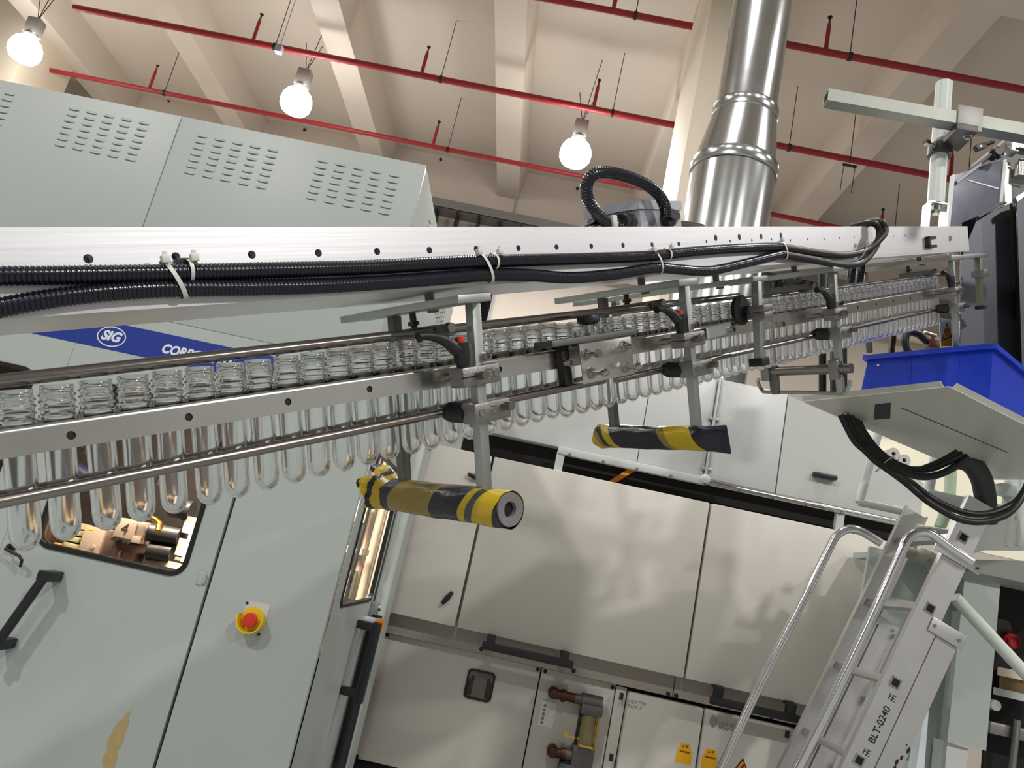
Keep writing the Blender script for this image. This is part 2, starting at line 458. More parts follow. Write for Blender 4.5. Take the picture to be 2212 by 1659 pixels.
# galvanised exhaust duct rising from the oven
dy = 4.75
t = thing('exhaust_duct', 'shiny galvanised steel exhaust duct rising behind the conveyor beam', 'duct', (0.9991, dy, 2.9))
def dctr(y): return None
d0 = (0.9991, 4.7500, 4.1097); d1 = (0.9831, 4.7500, 4.4873); d2 = (0.9984, 4.7500, 4.9299); d3 = (0.9948, 4.7500, 5.9101)
R0 = 93 * 4.75 / 1660.0 * 1.06; R1 = 67 * 4.75 / 1660.0 * 1.08
zb, z1, z2 = 2.7363, d1[2], d2[2]
xb, xt = d1[0], d2[0]
xf = (xb + xt) / 2
b = B(); b.lathe([(R0, zb), (R0, z1)], (xb, dy, 0), (0, 0, 1), 48); lo_ = part('duct_section', b, DUCTM, t, 'wide lower duct section')
b = B(); b.tube([(xb, dy, z1), (xt, dy, z2)], [R0, R1 + 0.01], 48, False); part('duct_reducer', b, DUCTM, t, 'tapering reducer between two bands')
b = B(); b.lathe([(R1, z2), (R1, 8.6), (0.0, 8.6)], (xt, dy, 0), (0, 0, 1), 48); up_ = part('duct_section', b, DUCTM, t, 'narrower upper duct section')
for zz, rr, xx in ((z1, R0, xb), (z2, R1 + 0.008, xt)):
    b = B(); b.lathe([(rr, -0.04), (rr + 0.008, -0.045), (rr + 0.012, -0.035), (rr + 0.007, -0.02), (rr + 0.007, 0.02), (rr + 0.012, 0.035), (rr + 0.008, 0.045), (rr, 0.04)], (xx, dy, zz), (0, 0, 1), 48, True)
    part('clamp_band', b, DUCTM, t)

# conduit runs along two ceiling beams, and boxes where the beams meet the wall
for lab, p, q, r in (('thin dark conduit running along the side of a ceiling beam', (-6.7428, 10.6228, 8.7500), (-6.7780, 13.4099, 8.7500), 0.014),
                     ('thin dark conduit with clips running along the beam beside the column', (1.0836, 9.4280, 8.7500), (1.1144, 13.5546, 8.7500), 0.014)):
    b = B(); y1 = min(13.99, q[1]); b.cyl(p, (q[0], y1, q[2]), r, 8)
    c = single('ceiling_conduit', b, DARKST, lab, 'conduit', p)
for i, p in enumerate(((-9.8865, 13.9500, 9.3047), (-6.9997, 13.9500, 9.2897), (-4.1309, 13.9500, 9.2587), (-1.2535, 13.9500, 9.1661))):
    b = B(); b.box((p[0] - 0.06, 13.88, p[2] - 0.09), (p[0] + 0.06, 14, p[2] + 0.09), 0.01)
    t = single('wall_box', b, BOXG, ('small grey box high on the wall above the louvred cover, nearest the pale column', 'small grey box high on the wall behind the lamp with grey housing',
               'small grey box high on the wall at the lifting eye', 'small grey box high on the wall above the cable tray')[i], 'box', (p[0], 13.9, p[2]), 'wall boxes under the ceiling beams')
    b = B(); b.cyl((p[0], 13.97, p[2] - 0.09), (p[0] - 0.01, 13.97, 4.0), 0.018, 6); part('conduit', b, BOXG, t)
# cable tray along the back wall and a cream pipe under it
p0 = (-2.9530, 13.6000, 7.9966); p1 = (-0.0599, 13.6000, 8.1173)
t = thing('cable_tray', 'grey perforated cable tray running along the back wall', 'cable tray', p0)
zt = p0[2]
b = B(); b.box((p0[0] - 2, 13.55, zt - 0.02), (9, 13.56, zt + 0.16)); b.box((p0[0] - 2, 13.55, zt - 0.02), (9, 13.95, zt - 0.01)); part('tray_channel', b, mat('tray_zinc', (140, 140, 142), 0.5, 0.6), t)
me = None
for k in range(22):
    x = p0[0] - 1 + 0.42 * k
    if me is None:
        b = B(); b.box((-0.02, 0, -0.3), (0.02, 0.36, -0.03)); me = finish('tray_bracket', b, DARKST)
    inst('tray_bracket', me, t, Matrix.Translation((x, 13.6, zt)))
b = B(); b.cyl((-8, 13.7, zt - 0.62), (9, 13.7, zt - 0.62), 0.11, 16); single('wall_pipe', b, COLUMNP, 'thick cream pipe running below the cable tray', 'pipe', (-8, 13.7, zt - 0.62))
b = B()
for q in ((-8.6665, 13.9900, 9.2958), (-2.9296, 13.9900, 9.1979), (-0.1141, 13.9900, 9.1580), (-5.7818, 13.9900, 9.2505), (-11.4845, 13.9900, 9.3108)):
    b = B(); b.cyl(q, (q[0], 13.97, q[2]), 0.03, 8); struct('trim_2', b, DARKST)

q = Vector((3.6491, 9.8469, 8.1000)); t = thing('lamp_hanger', 'small bracket with thin hanging wires under the far sloping ceiling beam', 'hanger', q)
b = B(); b.box((q.x - 0.10, q.y - 0.02, q.z - 0.01), (q.x + 0.10, q.y + 0.02, q.z + 0.012), 0.004); b.cyl(q, (q.x, q.y, 9.3), 0.006, 6); part('bracket_bar', b, DARKST, t)
for dx in (-0.08, 0.08):
    b = B(); b.cyl((q.x + dx, q.y, q.z), (q.x + dx - 0.01, q.y, q.z - 0.42), 0.005, 6); part('hanging_wire', b, DARKST, t)
q = Vector((-4.7963, 9.8453, 8.2000)); b = B(); b.box((q.x - 0.05, q.y - 0.05, q.z - 0.09), (q.x + 0.05, q.y + 0.05, q.z + 0.03), 0.01); b.cyl((q.x, q.y, q.z), (q.x, q.y, 9.3), 0.006, 6); single('smoke_detector', b, BOXG, 'small grey detector box hanging beside the middle red pipe', 'detector', q)

# ================================================================== THE BLOW MOULDING MACHINE (front plane Y = 2.30, side plane X = -0.46)
FY = 2.30
mach = thing('blow_moulding_machine', 'large grey machine cabinet with louvred cover, windows and blue stripe', 'machine', (-1.4, 3.0, 0.0))
def fp(x, z, y=FY): return (x, y, z)
def fbox(x0, x1, z0, z1, y0=FY, y1=FY + 0.02, bev=0.0): return B().box((x0, y0, z0), (x1, y1, z1), bev)
HX, ZS, ZT = -0.525, 2.077, 2.778
part('frame', B().box((-2.6, FY + 0.022, 0.05), (-0.47, 2.36, 1.30)).box((-2.6, FY + 0.022, 1.88), (-0.49, 2.36, 2.06)).box((-0.89, FY + 0.022, 1.30), (-0.47, 2.36, 1.88)).box((-1.52, FY + 0.022, 1.30), (-1.36, 2.36, 1.88)), LINE, mach, 'dark inner frame behind the seams')
# hood
hood_l = part('hood_panel', B().box((-2.6, FY, ZS + 0.0003), (-1.3648, FY + 0.03, ZT), 0.004), PAINT, mach)
hood_r = part('hood_panel', B().box((-1.3632, FY, ZS + 0.0003), (HX, FY + 0.03, ZT), 0.004), PAINT, mach)
hood_s = part('hood_panel', B().box((HX - 0.03, FY + 0.031, ZS + 0.0003), (HX, 3.75, ZT), 0.004), PAINT, mach, 'louvred end panel of the hood')
part('hood_roof', B().box((-2.6, FY + 0.031, ZT - 0.03), (HX - 0.031, 3.75, ZT - 0.002)), PAINT, mach)
part('ledge', B().box((-2.6, FY + 0.031, ZS - 0.03), (-0.463, 3.75, ZS)), PAINT, mach)
part('seam_light_block', B().box((-0.53, FY + 0.0205, 0.1), (-0.482, 2.36, 2.06)), LINE, mach)  # added strip that keeps inside light from leaking through the corner seam
# one pressed louver, opening downwards
lv = B()
w, h, d = 0.0195, 0.0052, 0.0042
prof = [(h, 0.0), (h * 0.6, -d * 0.55), (0.0, -d * 0.95), (-h * 0.75, -d), (-h * 0.9, -d * 0.6)]
rows = []
for k in range(9):
    u = -1 + 2 * k / 8.0
    f = math.sqrt(max(0.0, 1 - abs(u) ** 3.2))
    rows.append([lv.bm.verts.new((u * w, y * f, z * (0.35 + 0.65 * f))) for z, y in prof])
for A, C in zip(rows, rows[1:]):
    for i in range(len(prof) - 1): lv.bm.faces.new((A[i], C[i], C[i + 1], A[i + 1]))
louver = finish('louver', lv, PAINT)
lvd = B(); lvd.box((-w * 0.93, -d * 0.75, -h * 1.05), (w * 0.93, 0.0002, -h * 0.72))
lvd.bm.free()
def louvers(parent, cx, cz, cols, rows, px, pz, M=None, keep=lambda i, j: True):
    for i in range(cols):
        for j in range(rows):
            if not keep(i, j): continue
            p = Vector((cx + (i - (cols - 1) / 2) * px, FY, cz + ((rows - 1) / 2 - j) * pz))
            m = Matrix.Translation(p) if M is None else M(i, j)
            inst('louver', louver, parent, m)
c1 = (-1.6006, 2.3000, 2.6557); c2 = (-1.1538, 2.3000, 2.6515); c3 = (-0.7386, 2.3000, 2.6487); c0 = (-2.0751, 2.3000, 2.6642)
PX = (-1.4824 - -1.7260) / 4.0
PZ = (2.7222 - 2.5847) / 6.0
louvers(hood_l, c0[0], c0[2], 5, 7, PX, PZ); louvers(hood_l, c1[0], c1[2], 5, 7, PX, PZ)
louvers(hood_r, c2[0], c2[2], 5, 7, PX, PZ); louvers(hood_r, c3[0], c3[2], 5, 7, PX, PZ)
RS = Matrix.Rotation(PI / 2, 4, 'Z')
for yc in (2.72, 3.35):
    louvers(hood_s, 0, 0, 5, 7, 0, 0, lambda i, j: Matrix.Translation((HX, yc + (i - 2) * PX, c3[2] + (3 - j) * PZ)) @ RS)
for q in ((-2.0364, 2.5000, 2.9085), (-0.8873, 2.5000, 2.8932)):
    b = B(); n = 20
    b.tube([(q[0] + 0.016 * math.cos(2 * PI * k / n), 2.5, ZT + 0.026 + 0.02 * math.sin(2 * PI * k / n)) for k in range(n + 1)], 0.006, 8, False)
    b.cyl((q[0], 2.5, ZT - 0.004), (q[0], 2.5, ZT + 0.006), 0.014, 12); part('lifting_eye', b, BOLT, mach)

# doors with glazed, rubber framed windows
ZB = 0.12
WB = (-1.125, 1.595, 0.452, 0.502)      # centre x, centre z, width, height of the door window
WA = (-1.81, 1.595, 0.57, 0.494)
def door(x0, x1, win, nm='door', lab=None):
    b = B()
    if win:
        P = lambda a, c: (a, FY, c)
        b.holed(x0, x1, ZB, ZS - 0.0003, [(win[0], win[1], rr_radius(win[2], win[3], 0.045))], P, (0, 0.02, 0))
        b.quad((x0, FY, ZB), (x0, FY + 0.02, ZB), (x0, FY + 0.02, ZS - 0.0003), (x0, FY, ZS - 0.0003)); b.quad((x1, FY, ZB), (x1, FY + 0.02, ZB), (x1, FY + 0.02, ZS - 0.0003), (x1, FY, ZS - 0.0003))
    else:
        b.box((x0, FY, ZB), (x1, FY + 0.02, ZS - 0.0003), 0.002)
    d = part(nm, b, PAINT, mach, lab, 25)
    if win:
        o = rrect(win[2] + 0.008, win[3] + 0.008, 0.049, 8); i_ = rrect(win[2] - 0.024, win[3] - 0.024, 0.035, 8)
        g = B(); n = len(o); vs = []
        for (ox, oz), (ix, iz) in zip(o, i_):
            vs.append([g.bm.verts.new((win[0] + a, y, win[1] + c)) for a, c, y in ((ox, oz, FY), (ox * 0.99, oz * 0.99, FY - 0.006), (ix * 1.012, iz * 1.012, FY - 0.006), (ix, iz, FY + 0.002), (ix, iz, FY + 0.014))])
        for k in range(n):
            A, C = vs[k], vs[(k + 1) % n]
            for j in range(4): g.bm.faces.new((A[j], C[j], C[j + 1], A[j + 1]))
        part('window_gasket', g, RUBBER, d, 'black rubber window gasket')
        pn = B(); pn.prism([(win[0] + x, FY + 0.006, win[1] + z) for x, z in rrect(win[2] - 0.02, win[3] - 0.02, 0.036, 8)], (0, 0.004, 0))
        part('window_pane', pn, GLASS, d, 'clear window pane', 20)
    return d
door_a = door(-2.6, -1.4406, WA, lab='door with black bar handle and brown tape mark')
door_b = door(-1.4394, -0.8255, WB, lab='door with window on the numbered tooling')
panel_c = door(-0.8165, -0.463, None, 'front_panel', 'plain panel carrying the emergency stop')
# blue stripe, one film per door, with the white lettering
stripe = part('blue_stripe', fbox(-2.6, -1.4407, 1.9505, 2.0375, FY - 0.0006, FY), BLUES, door_a, 'blue stripe film')
stripe2 = part('blue_stripe', fbox(-1.4393, -0.826, 1.9505, 2.0375, FY - 0.0006, FY), BLUES, door_b, 'blue stripe film with white lettering')
MT = Matrix(((1, 0, 0, 0), (0, 0, -1, 0), (0, 1, 0, 0), (0, 0, 0, 1)))   # text lies in X-Z, facing the aisle
def ftext(s, x, z, size, y=FY - 0.001, **k): return text_bm(s, size, Matrix.Translation((x, y, z)) @ Matrix.Rotation(PI / 2, 4, 'X'), **k)
b = B(); cx, cz = -1.338, 1.9925; n = 48
for k in range(n):
    pts = []
    for kk in (k, k + 1):
        for rx, rz in ((0.0460, 0.0325), (0.0425, 0.0290)): pts.append((cx + rx * math.cos(2 * PI * kk / n), FY - 0.0012, cz + rz * math.sin(2 * PI * kk / n)))
    b.quad(pts[0], pts[2], pts[3], pts[1])
part('logo_ring', b, WFILM, door_b, 'white oval logo ring')
part('lettering', ftext('SIG', cx - 0.002, cz, 0.042, bold=0.045, shear=0.22, align='CENTER', width=0.98), WFILM, door_b, 'white SIG lettering')
part('lettering', ftext('CORPOPLAST', -1.175, 1.9895, 0.0395, bold=0.042, shear=0.2, width=0.93), WFILM, door_b, 'white CORPOPLAST lettering')
# tape residue and scratches on the first door
q = (-0.9526, 2.2996, 0.8757)
b = B(); random.seed(3)
L = [(0.012 - 0.026 * min(1, k / 3.0) + 0.010 * random.random(), 0.088 - 0.19 * k / 13) for k in range(14)]; R_ = [(0.022 + 0.009 * random.random(), 0.098 - 0.2 * k / 13) for k in range(14)]
poly = [(q[0] + x, FY - 0.0004, q[2] + z) for x, z in L] + [(q[0] + x, FY - 0.0004, q[2] + z) for x, z in reversed(R_)]
b.prism(poly, (0, 0.0004, 0)); part('tape_mark', b, RESID, door_b, 'brown tape residue')
# bar handle and latch of the first door
h0 = (-1.2481, 2.2350, 1.2808); h1 = (-1.3245, 2.2350, 1.0457)
b = B(); v = (Vector(h1) - Vector(h0)); b.tube([h0, h1], 0.0135, 12)
hd = part('door_handle', b, BLACK, door_a, 'black bar handle')
for f in (0.03, 0.88):
    b = B(); c = Vector(h0) + v * f; b.box((c.x - 0.016, c.y - 0.014, c.z - 0.014), (c.x + 0.016, FY, c.z + 0.014), 0.004); part('handle_foot', b, BLACK, door_a)
q0 = (-1.3866, 2.3000, 1.3098)
b = B(); b.tube([(q0[0] - 0.02, 2.295, q0[2] + 0.012), (q0[0] - 0.02, 2.27, q0[2] + 0.008), (q0[0] + 0.03, 2.262, q0[2] - 0.002), (q0[0] + 0.04, 2.265, q0[2] - 0.012), (q0[0] + 0.036, 2.275, q0[2] - 0.03)], 0.0045, 8)
b.cyl((q0[0] - 0.02, 2.30, q0[2] + 0.012), (q0[0] - 0.02, 2.285, q0[2] + 0.012), 0.011, 12); part('latch_hook', b, DARKST, door_a, 'small steel latch hook')
q = (-0.8394, 2.3000, 1.3536)
b = B(); b.box((q[0] - 0.018, FY - 0.003, q[2] - 0.02), (q[0] + 0.004, FY, q[2] + 0.02), 0.002); b.cyl((q[0] + 0.005, FY - 0.006, q[2] - 0.012), (q[0] + 0.005, FY - 0.006, q[2] + 0.012), 0.004, 10); part('hinge', b, PAINT, door_b)
# emergency stop
e = (-0.6664, 2.3000, 1.2753)
b = B(); b.box((e[0] - 0.034, FY - 0.002, e[2] + 0.005), (e[0] + 0.036, FY, e[2] + 0.048)); st = part('emergency_stop', b, mat('clear_backplate', (196, 200, 198), 0.25), panel_c, 'grey backplate of the emergency stop')
b = B(); n = 28
sh = []
for k in range(n + 1):
    a = PI * (-1.10 + 1.20 * k / n) + 0
    sh.append((math.cos(a), math.sin(a)))
rings = []
for y, r, up in ((FY, 0.036, 0.0), (FY - 0.02, 0.036, 0.0), (FY - 0.042, 0.037, 0.0), (FY - 0.042, 0.033, 0), (FY - 0.012, 0.031, 0)):
    rings.append([b.bm.verts.new((e[0] + c * r, y, e[2] + s * r)) for c, s in sh])
for A, C in zip(rings, rings[1:]):
    for k in range(n): b.bm.faces.new((A[k], A[k + 1], C[k + 1], C[k]))
b.cyl((e[0], FY, e[2]), (e[0], FY - 0.012, e[2]), 0.034, 28)
part('shroud', b, YEL, st and panel_c, 'yellow shroud of the emergency stop')
b = B(); b.cyl((e[0], FY - 0.01, e[2]), (e[0], FY - 0.024, e[2]), 0.011, 20); b.lathe([(0.017, 0.0), (0.0205, 0.005), (0.0205, 0.011), (0.018, 0.016), (0.0, 0.018)], (e[0], FY - 0.023, e[2]), (0, -1, 0), 28)
part('stop_button', b, REDC, panel_c, 'red mushroom button')
b = B()
for dx, dz in ((-0.030, 0.04), (-0.028, -0.033), (0.026, -0.036)): b.cyl((e[0] + dx, FY, e[2] + dz), (e[0] + dx, FY - 0.004, e[2] + dz), 0.004, 10)
part('screw', b, DARKST, panel_c)

# side wall with its tall glazed door
SX = -0.46
def sbm(y0, y1, z0, z1, t=0.02): return B().box((SX - t, y0, z0), (SX, y1, z1), 0.002)
WS = (2.705, 1.591, 0.575, 0.485)
b = B(); b.holed(2.325, 3.05, ZB, ZS - 0.0003, [(WS[0], WS[1], rr_radius(WS[2], WS[3], 0.03))], lambda a, c: (SX, a, c), (-0.02, 0, 0))
sd = part('side_door', b, PAINT, mach, 'side door with a tall window', 25)
g = B(); o = rrect(WS[2] + 0.008, WS[3] + 0.008, 0.034, 8); i_ = rrect(WS[2] - 0.02, WS[3] - 0.02, 0.022, 8); vs = []
for (oy, oz), (iy, iz) in zip(o, i_):
    vs.append([g.bm.verts.new((x, WS[0] + a, WS[1] + c)) for a, c, x in ((oy, oz, SX), (oy * 0.99, oz * 0.99, SX + 0.005), (iy * 1.01, iz * 1.01, SX + 0.005), (iy, iz, SX - 0.012))])
for k in range(len(o)):
    A, C = vs[k], vs[(k + 1) % len(o)]
    for j in range(3): g.bm.faces.new((A[j], C[j], C[j + 1], A[j + 1]))
part('window_gasket', g, RUBBER, sd, 'black rubber window gasket')
pn = B(); pn.prism([(SX - 0.008, WS[0] + y, WS[1] + z) for y, z in rrect(WS[2] - 0.02, WS[3] - 0.02, 0.024, 8)], (-0.004, 0, 0)); part('window_pane', pn, GLASS, sd, 'clear window pane', 20)
for k, (y0, y1, dx, m) in enumerate(((3.055, 3.075, 0.004, DARKST), (3.08, 3.15, 0.012, GREENP), (3.155, 3.17, 0.0, DARKST), (3.20, 3.32, 0.02, FRAMEP), (3.325, 3.34, 0.0, BLACK), (3.345, 3.42, 0.008, GREENP), (3.43, 3.46, -0.01, BLACK))):
    b = B(); b.box((SX - 0.03, y0, ZB), (SX + dx, y1, ZS - 0.0003), 0.003); part('side_profile', b, m, mach)
b = B(); b.box((SX - 0.03, 3.47, ZB), (SX - 0.012, 3.75, ZS - 0.0003)); part('side_panel', b, PAINT, mach)
q0 = (-0.4600, 2.8246, 1.2747); q1 = (-0.4600, 2.9197, 1.0528)
b = B(); b.box((SX + 0.055, q0[1] - 0.018, q1[2] - 0.03), (SX + 0.085, q0[1] + 0.018, q0[2] + 0.02), 0.008)
for z in (q0[2], q1[2]): b.box((SX, q0[1] - 0.014, z - 0.014), (SX + 0.06, q0[1] + 0.014, z + 0.014), 0.004)
part('door_handle', b, BLACK, sd, 'black bow handle of the side door')
q = (-0.4000, 2.9488, 1.2764)
b = B(); b.cyl((SX, q[1], q[2]), (q[0] - 0.01, q[1], q[2]), 0.02, 14); sn = part('key_switch', b, BOXG, mach, 'grey key switch body')
b = B(); b.cyl((q[0] - 0.01, q[1], q[2]), (q[0] + 0.004, q[1] - 0.012, q[2]), 0.021, 18); part('switch_cap', b, ORANGE, sn, 'orange cap')
q = (-0.4400, 3.0291, 1.3261)
b = B(); b.box((SX, q[1] - 0.015, q[2] - 0.035), (q[0] + 0.01, q[1] + 0.02, q[2] + 0.02), 0.004); b.cyl((q[0], q[1], q[2]), (q[0] + 0.02, q[1], q[2]), 0.009, 12); part('latch', b, ZINC, mach, 'zinc door latch')
b = B(); y = 3.03; b.cyl((SX + 0.03, y, 1.30), (SX + 0.03, y, 0.75), 0.022, 12); part('cable_hose', b, BLACK, mach, 'black hose beside the side door')

# inside: dark walls, warm lamp, numbered mould carriers
b = B(); b.box((-2.6, 3.7, 0.1), (-0.5, 3.74, 2.04)); b.box((-2.6, 2.4, 1.18), (-0.5, 3.7, 1.2)); b.box((-2.6, 2.37, 2.0), (-0.5, 3.7, 2.04)); b.box((-2.62, 2.3, 0.1), (-2.6, 3.7, 2.7))
part('inner_wall', b, mat('machine_inside', (52, 46, 43), 0.6), mach)
ld = bpy.data.lights.new('inside_lamp', 'AREA'); ld.shape = 'RECTANGLE'; ld.size = 1.2; ld.size_y = 0.08; ld.energy = 60; ld.color = (1.0, 0.80, 0.62)
lo = bpy.data.objects.new('inside_lamp', ld); COL.objects.link(lo); lo.parent = mach; lo.matrix_basis = Matrix.Translation(Vector((-1.15, 2.44, 1.93)) - LOC[mach.name]) @ Matrix.Rotation(math.radians(24), 4, 'X')
IY = 2.62
def carrier(px, pz, num, w=0.10):
    b = B(); b.box((px - w / 2, IY, pz - 0.035), (px + w / 2, IY + 0.10, pz + 0.035), 0.004); b.box((px - w / 2 + 0.006, IY - 0.006, pz - 0.028), (px + w * 0.22, IY, pz + 0.030), 0.002)
    b.box((px + 0.2 * w, IY - 0.010, pz - 0.035), (px + w / 2, IY, pz - 0.012), 0.002)
    c = part('mould_carrier', b, WARMST, mach, 'steel mould carrier marked %s' % num)
    b = text_bm(num, 0.050, Matrix.Translation((px - 0.026, IY - 0.0072, pz + 0.002)) @ Matrix.Rotation(PI / 2, 4, 'X') @ Matrix.Rotation(-0.05, 4, 'Z'), bold=0.0)
    part('lettering', b, INK, c, 'black number')
    b = B(); b.box((px - w * 0.4, IY + 0.01, pz - 0.13), (px + w * 0.36, IY + 0.09, pz - 0.038), 0.004); b.box((px - w * 0.10, IY - 0.004, pz - 0.13), (px - w * 0.04, IY + 0.01, pz - 0.07)); part('carrier_base', b, mat('bronze_tool_steel', (120, 96, 82), 0.4, 0.8), mach)
    b = B()
    for k in (-0.4, -0.28, -0.02, 0.14): b.cyl((px + k * w, IY - 0.012, pz - 0.037), (px + k * w, IY, pz - 0.037), 0.006, 8)
    part('fitting', b, BOLT, mach)
c4 = (-1.2436, 2.6200, 1.4239); carrier(c4[0], c4[2], '4'); c3_ = (-1.5498, 2.6200, 1.4300); carrier(c3_[0], c3_[2], '3')
q = (-1.3556, 2.6400, 1.3589)
b = B(); b.box((q[0] - 0.035, 2.62, q[2] - 0.06), (q[0] + 0.035, 2.70, q[2] + 0.05), 0.003); b.cyl((q[0] + 0.012, 2.62, q[2] - 0.01), (q[0] + 0.012, 2.615, q[2] - 0.01), 0.006, 12); mb = part('mould_half', b, WARMST, mach, 'steel mould half')
b = B(); b.box((q[0] - 0.03, 2.6192, q[2] - 0.035), (q[0] - 0.016, 2.62, q[2] - 0.029)); b.box((q[0] - 0.022, 2.6192, q[2] + 0.04), (q[0] - 0.008, 2.62, q[2] + 0.046)); part('paint_mark', b, YEL, mb, 'yellow paint mark')
b = B()
for k in range(5): b.box((q[0] - 0.10, 2.64, q[2] - 0.055 + 0.022 * k), (q[0] - 0.04 - 0.006 * k, 2.72, q[2] - 0.038 + 0.022 * k), 0.002)
part('cooling_block', b, mat('olive_block', (150, 144, 104), 0.5), mach)
b = B()
for k in range(2): b.cyl((q[0] - 0.12, 2.63, q[2] - 0.03 + 0.044 * k), (q[0] - 0.095, 2.63, q[2] - 0.03 + 0.044 * k), 0.007, 10)
part('hose_nipple', b, mat('copper_nipple', (204, 140, 88), 0.3, 0.9), mach)
q = (-1.1607, 2.6000, 1.4731)
b = B(); b.tube([(q[0] - 0.05, 2.60, q[2] + 0.012), (q[0], 2.60, q[2] + 0.004), (q[0] + 0.022, 2.59, q[2] - 0.006), (q[0] + 0.03, 2.575, q[2] - 0.03)], [0.007, 0.009, 0.010, 0.012], 12); part('brass_elbow', b, GOLD, mach, 'bright brass elbow')
q = (-1.1467, 2.6600, 1.4170)
b = B(); b.cyl((q[0] - 0.045, 2.66, q[2] + 0.015), (q[0] + 0.06, 2.66, q[2] + 0.02), 0.032, 20); b.cyl((q[0] - 0.03, 2.66, q[2] - 0.045), (q[0] + 0.05, 2.66, q[2] - 0.04), 0.03, 20); b.cyl((q[0] + 0.0, 2.66, q[2] + 0.11), (q[0] + 0.07, 2.66, q[2] + 0.11), 0.035, 20); part('air_cylinder', b, BLACK, mach, 'black air cylinders')
q = (-1.0524, 2.6600, 1.4372)
b = B(); b.box((q[0] - 0.004, 2.64, q[2] - 0.075), (q[0] + 0.012, 2.70, q[2] + 0.07)); 
for k in range(2):
    z = q[2] - 0.03 + 0.075 * k; b.box((q[0] - 0.03, 2.64, z - 0.028), (q[0] - 0.004, 2.70, z + 0.028))
    b.box((q[0] - 0.05, 2.65, z + 0.004), (q[0] - 0.03, 2.68, z + 0.014))
part('gripper_rail', b, PUR, mach, 'white gripper rail')
q = (-1.0969, 2.6000, 1.3234)
b = B(); b.lathe([(0.0, 0), (0.16, 0), (0.16, 0.02), (0.0, 0.02)], (q[0] + 0.03, 2.80, q[2] + 0.012), (0, 0, 1), 40); part('turntable', b, PUR, mach, 'cream turntable disc')
random.seed(12)
for k in range(16):
    x = -2.2 + 1.35 * random.random(); z = 1.58 + 0.24 * random.random(); y = 2.68 + 0.5 * random.random(); s = 0.012 + 0.03 * random.random()
    b = B()
    if k % 3 == 0: b.cyl((x, y, z), (x + 0.02, y, z + s * 3), s * 0.5, 12)
    elif k % 3 == 1: b.box((x - s, y, z - s * 1.4), (x + s, y + s, z + s * 1.2), 0.003)
    else: b.cyl((x - s, y, z), (x + s * 2, y, z - s), s * 0.7, 14)
    part('tooling_piece', b, (WARMST, BOLT, BLACK, mat('navy_hose', (30, 29, 58), 0.4))[k % 4], mach)
for y, r, m, z0 in ((3.02, 0.008, BLACK, 1.25), (3.14, 0.014, WARMST, 1.25), (3.33, 0.017, PUR, 1.25), (3.45, 0.012, WARMST, 1.22), (3.56, 0.02, WARMST, 1.22)):
    b = B(); b.cyl((-0.56, y, z0), (-0.56, y, 1.98), r, 14); part('guide_rod', b, m, mach)
b = B(); b.box((-0.60, 3.02, 1.33), (-0.56, 3.16, 1.44), 0.006); b.box((-0.62, 3.06, 1.50), (-0.55, 3.22, 1.525), 0.004); b.box((-0.61, 3.0, 1.62), (-0.56, 3.06, 1.70), 0.004); part('valve_block', b, PUR, mach, 'pale valve block')

# ================================================================== THE PREFORM OVEN (lower panels Y = 3.90, doors proud at Y = 3.78)
OY, DY = 3.90, 3.78
oven = thing('preform_oven', 'long white preform oven cabinet with big plain doors behind the conveyor', 'oven cabinet', (0.6, 4.3, 0))
zt_, zb_ = 2.0879, 1.2619           # top and bottom of the big doors
zp_ = 1.1582                                     # top of the lower panels
zu_ = 2.2090 + 0.004                             # bottom of the upper panels
ztop = 2.7363
xs0, xs1, xs2, xs3 = -0.4929, -0.1593, 0.9295, 1.9118
XE = 1.9771
XU = 1.2519
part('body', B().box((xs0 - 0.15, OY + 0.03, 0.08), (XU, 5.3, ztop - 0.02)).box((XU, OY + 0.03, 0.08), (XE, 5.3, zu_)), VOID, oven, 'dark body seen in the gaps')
d = []
for x0, x1, lab in ((xs0, xs1 - 0.008, 'narrow door with a black toggle latch'), (xs1 + 0.004, xs2 - 0.006, 'wide door with bow handle'), (xs2 + 0.005, xs3, 'wide door beside the ladder')):
    d.append(part('oven_door', B().box((x0, DY, zb_), (x1, DY + 0.10, zt_), 0.006), OVENP, oven, lab))
part('upper_panel', B().box((xs0, DY + 0.03, zt_ + 0.004), (-0.3336, DY + 0.10, ztop), 0.004), GREENP, oven, 'grey panel over the narrow door')
# handles under the doors
for i, (p, q) in enumerate((((-0.0214, 3.7400, 1.2166), (0.4068, 3.7400, 1.2145)), ((1.0473, 3.7400, 1.2015), (1.4613, 3.7400, 1.1968)))):
    z = (p[2] + q[2]) / 2
    b = B(); b.box((p[0], 3.725, z - 0.018), (q[0], 3.755, z + 0.018), 0.005)
    hdl = part('door_handle', b, BLACK, d[i + 1], 'black bow handle')
    for x in (p[0] + 0.035, q[0] - 0.045):
        b = B(); b.box((x - 0.02, 3.73, z), (x + 0.02, 3.77, zb_ + 0.0), 0.003); b.box((x - 0.02, 3.755, zb_ - 0.01), (x + 0.02, DY + 0.03, zb_ + 0.004)); part('handle_post', b, BLACK, d[i + 1])
for q in ((-0.2284, 3.7800, 1.3843), (-0.2282, 3.7800, 1.9698)):
    b = B(); b.cyl((q[0], DY, q[2]), (q[0], DY - 0.016, q[2]), 0.014, 14)
    ang = 1.05 if q[2] < 1.7 else -0.12
    v = Vector((math.cos(ang), 0, math.sin(ang))) * 0.036; b.tube([Vector((q[0], DY - 0.02, q[2])) - v, (q[0], DY - 0.022, q[2]), Vector((q[0], DY - 0.02, q[2])) + v], [0.008, 0.014, 0.008], 10)
    part('toggle_latch', b, BLACK, d[0], 'black toggle latch')
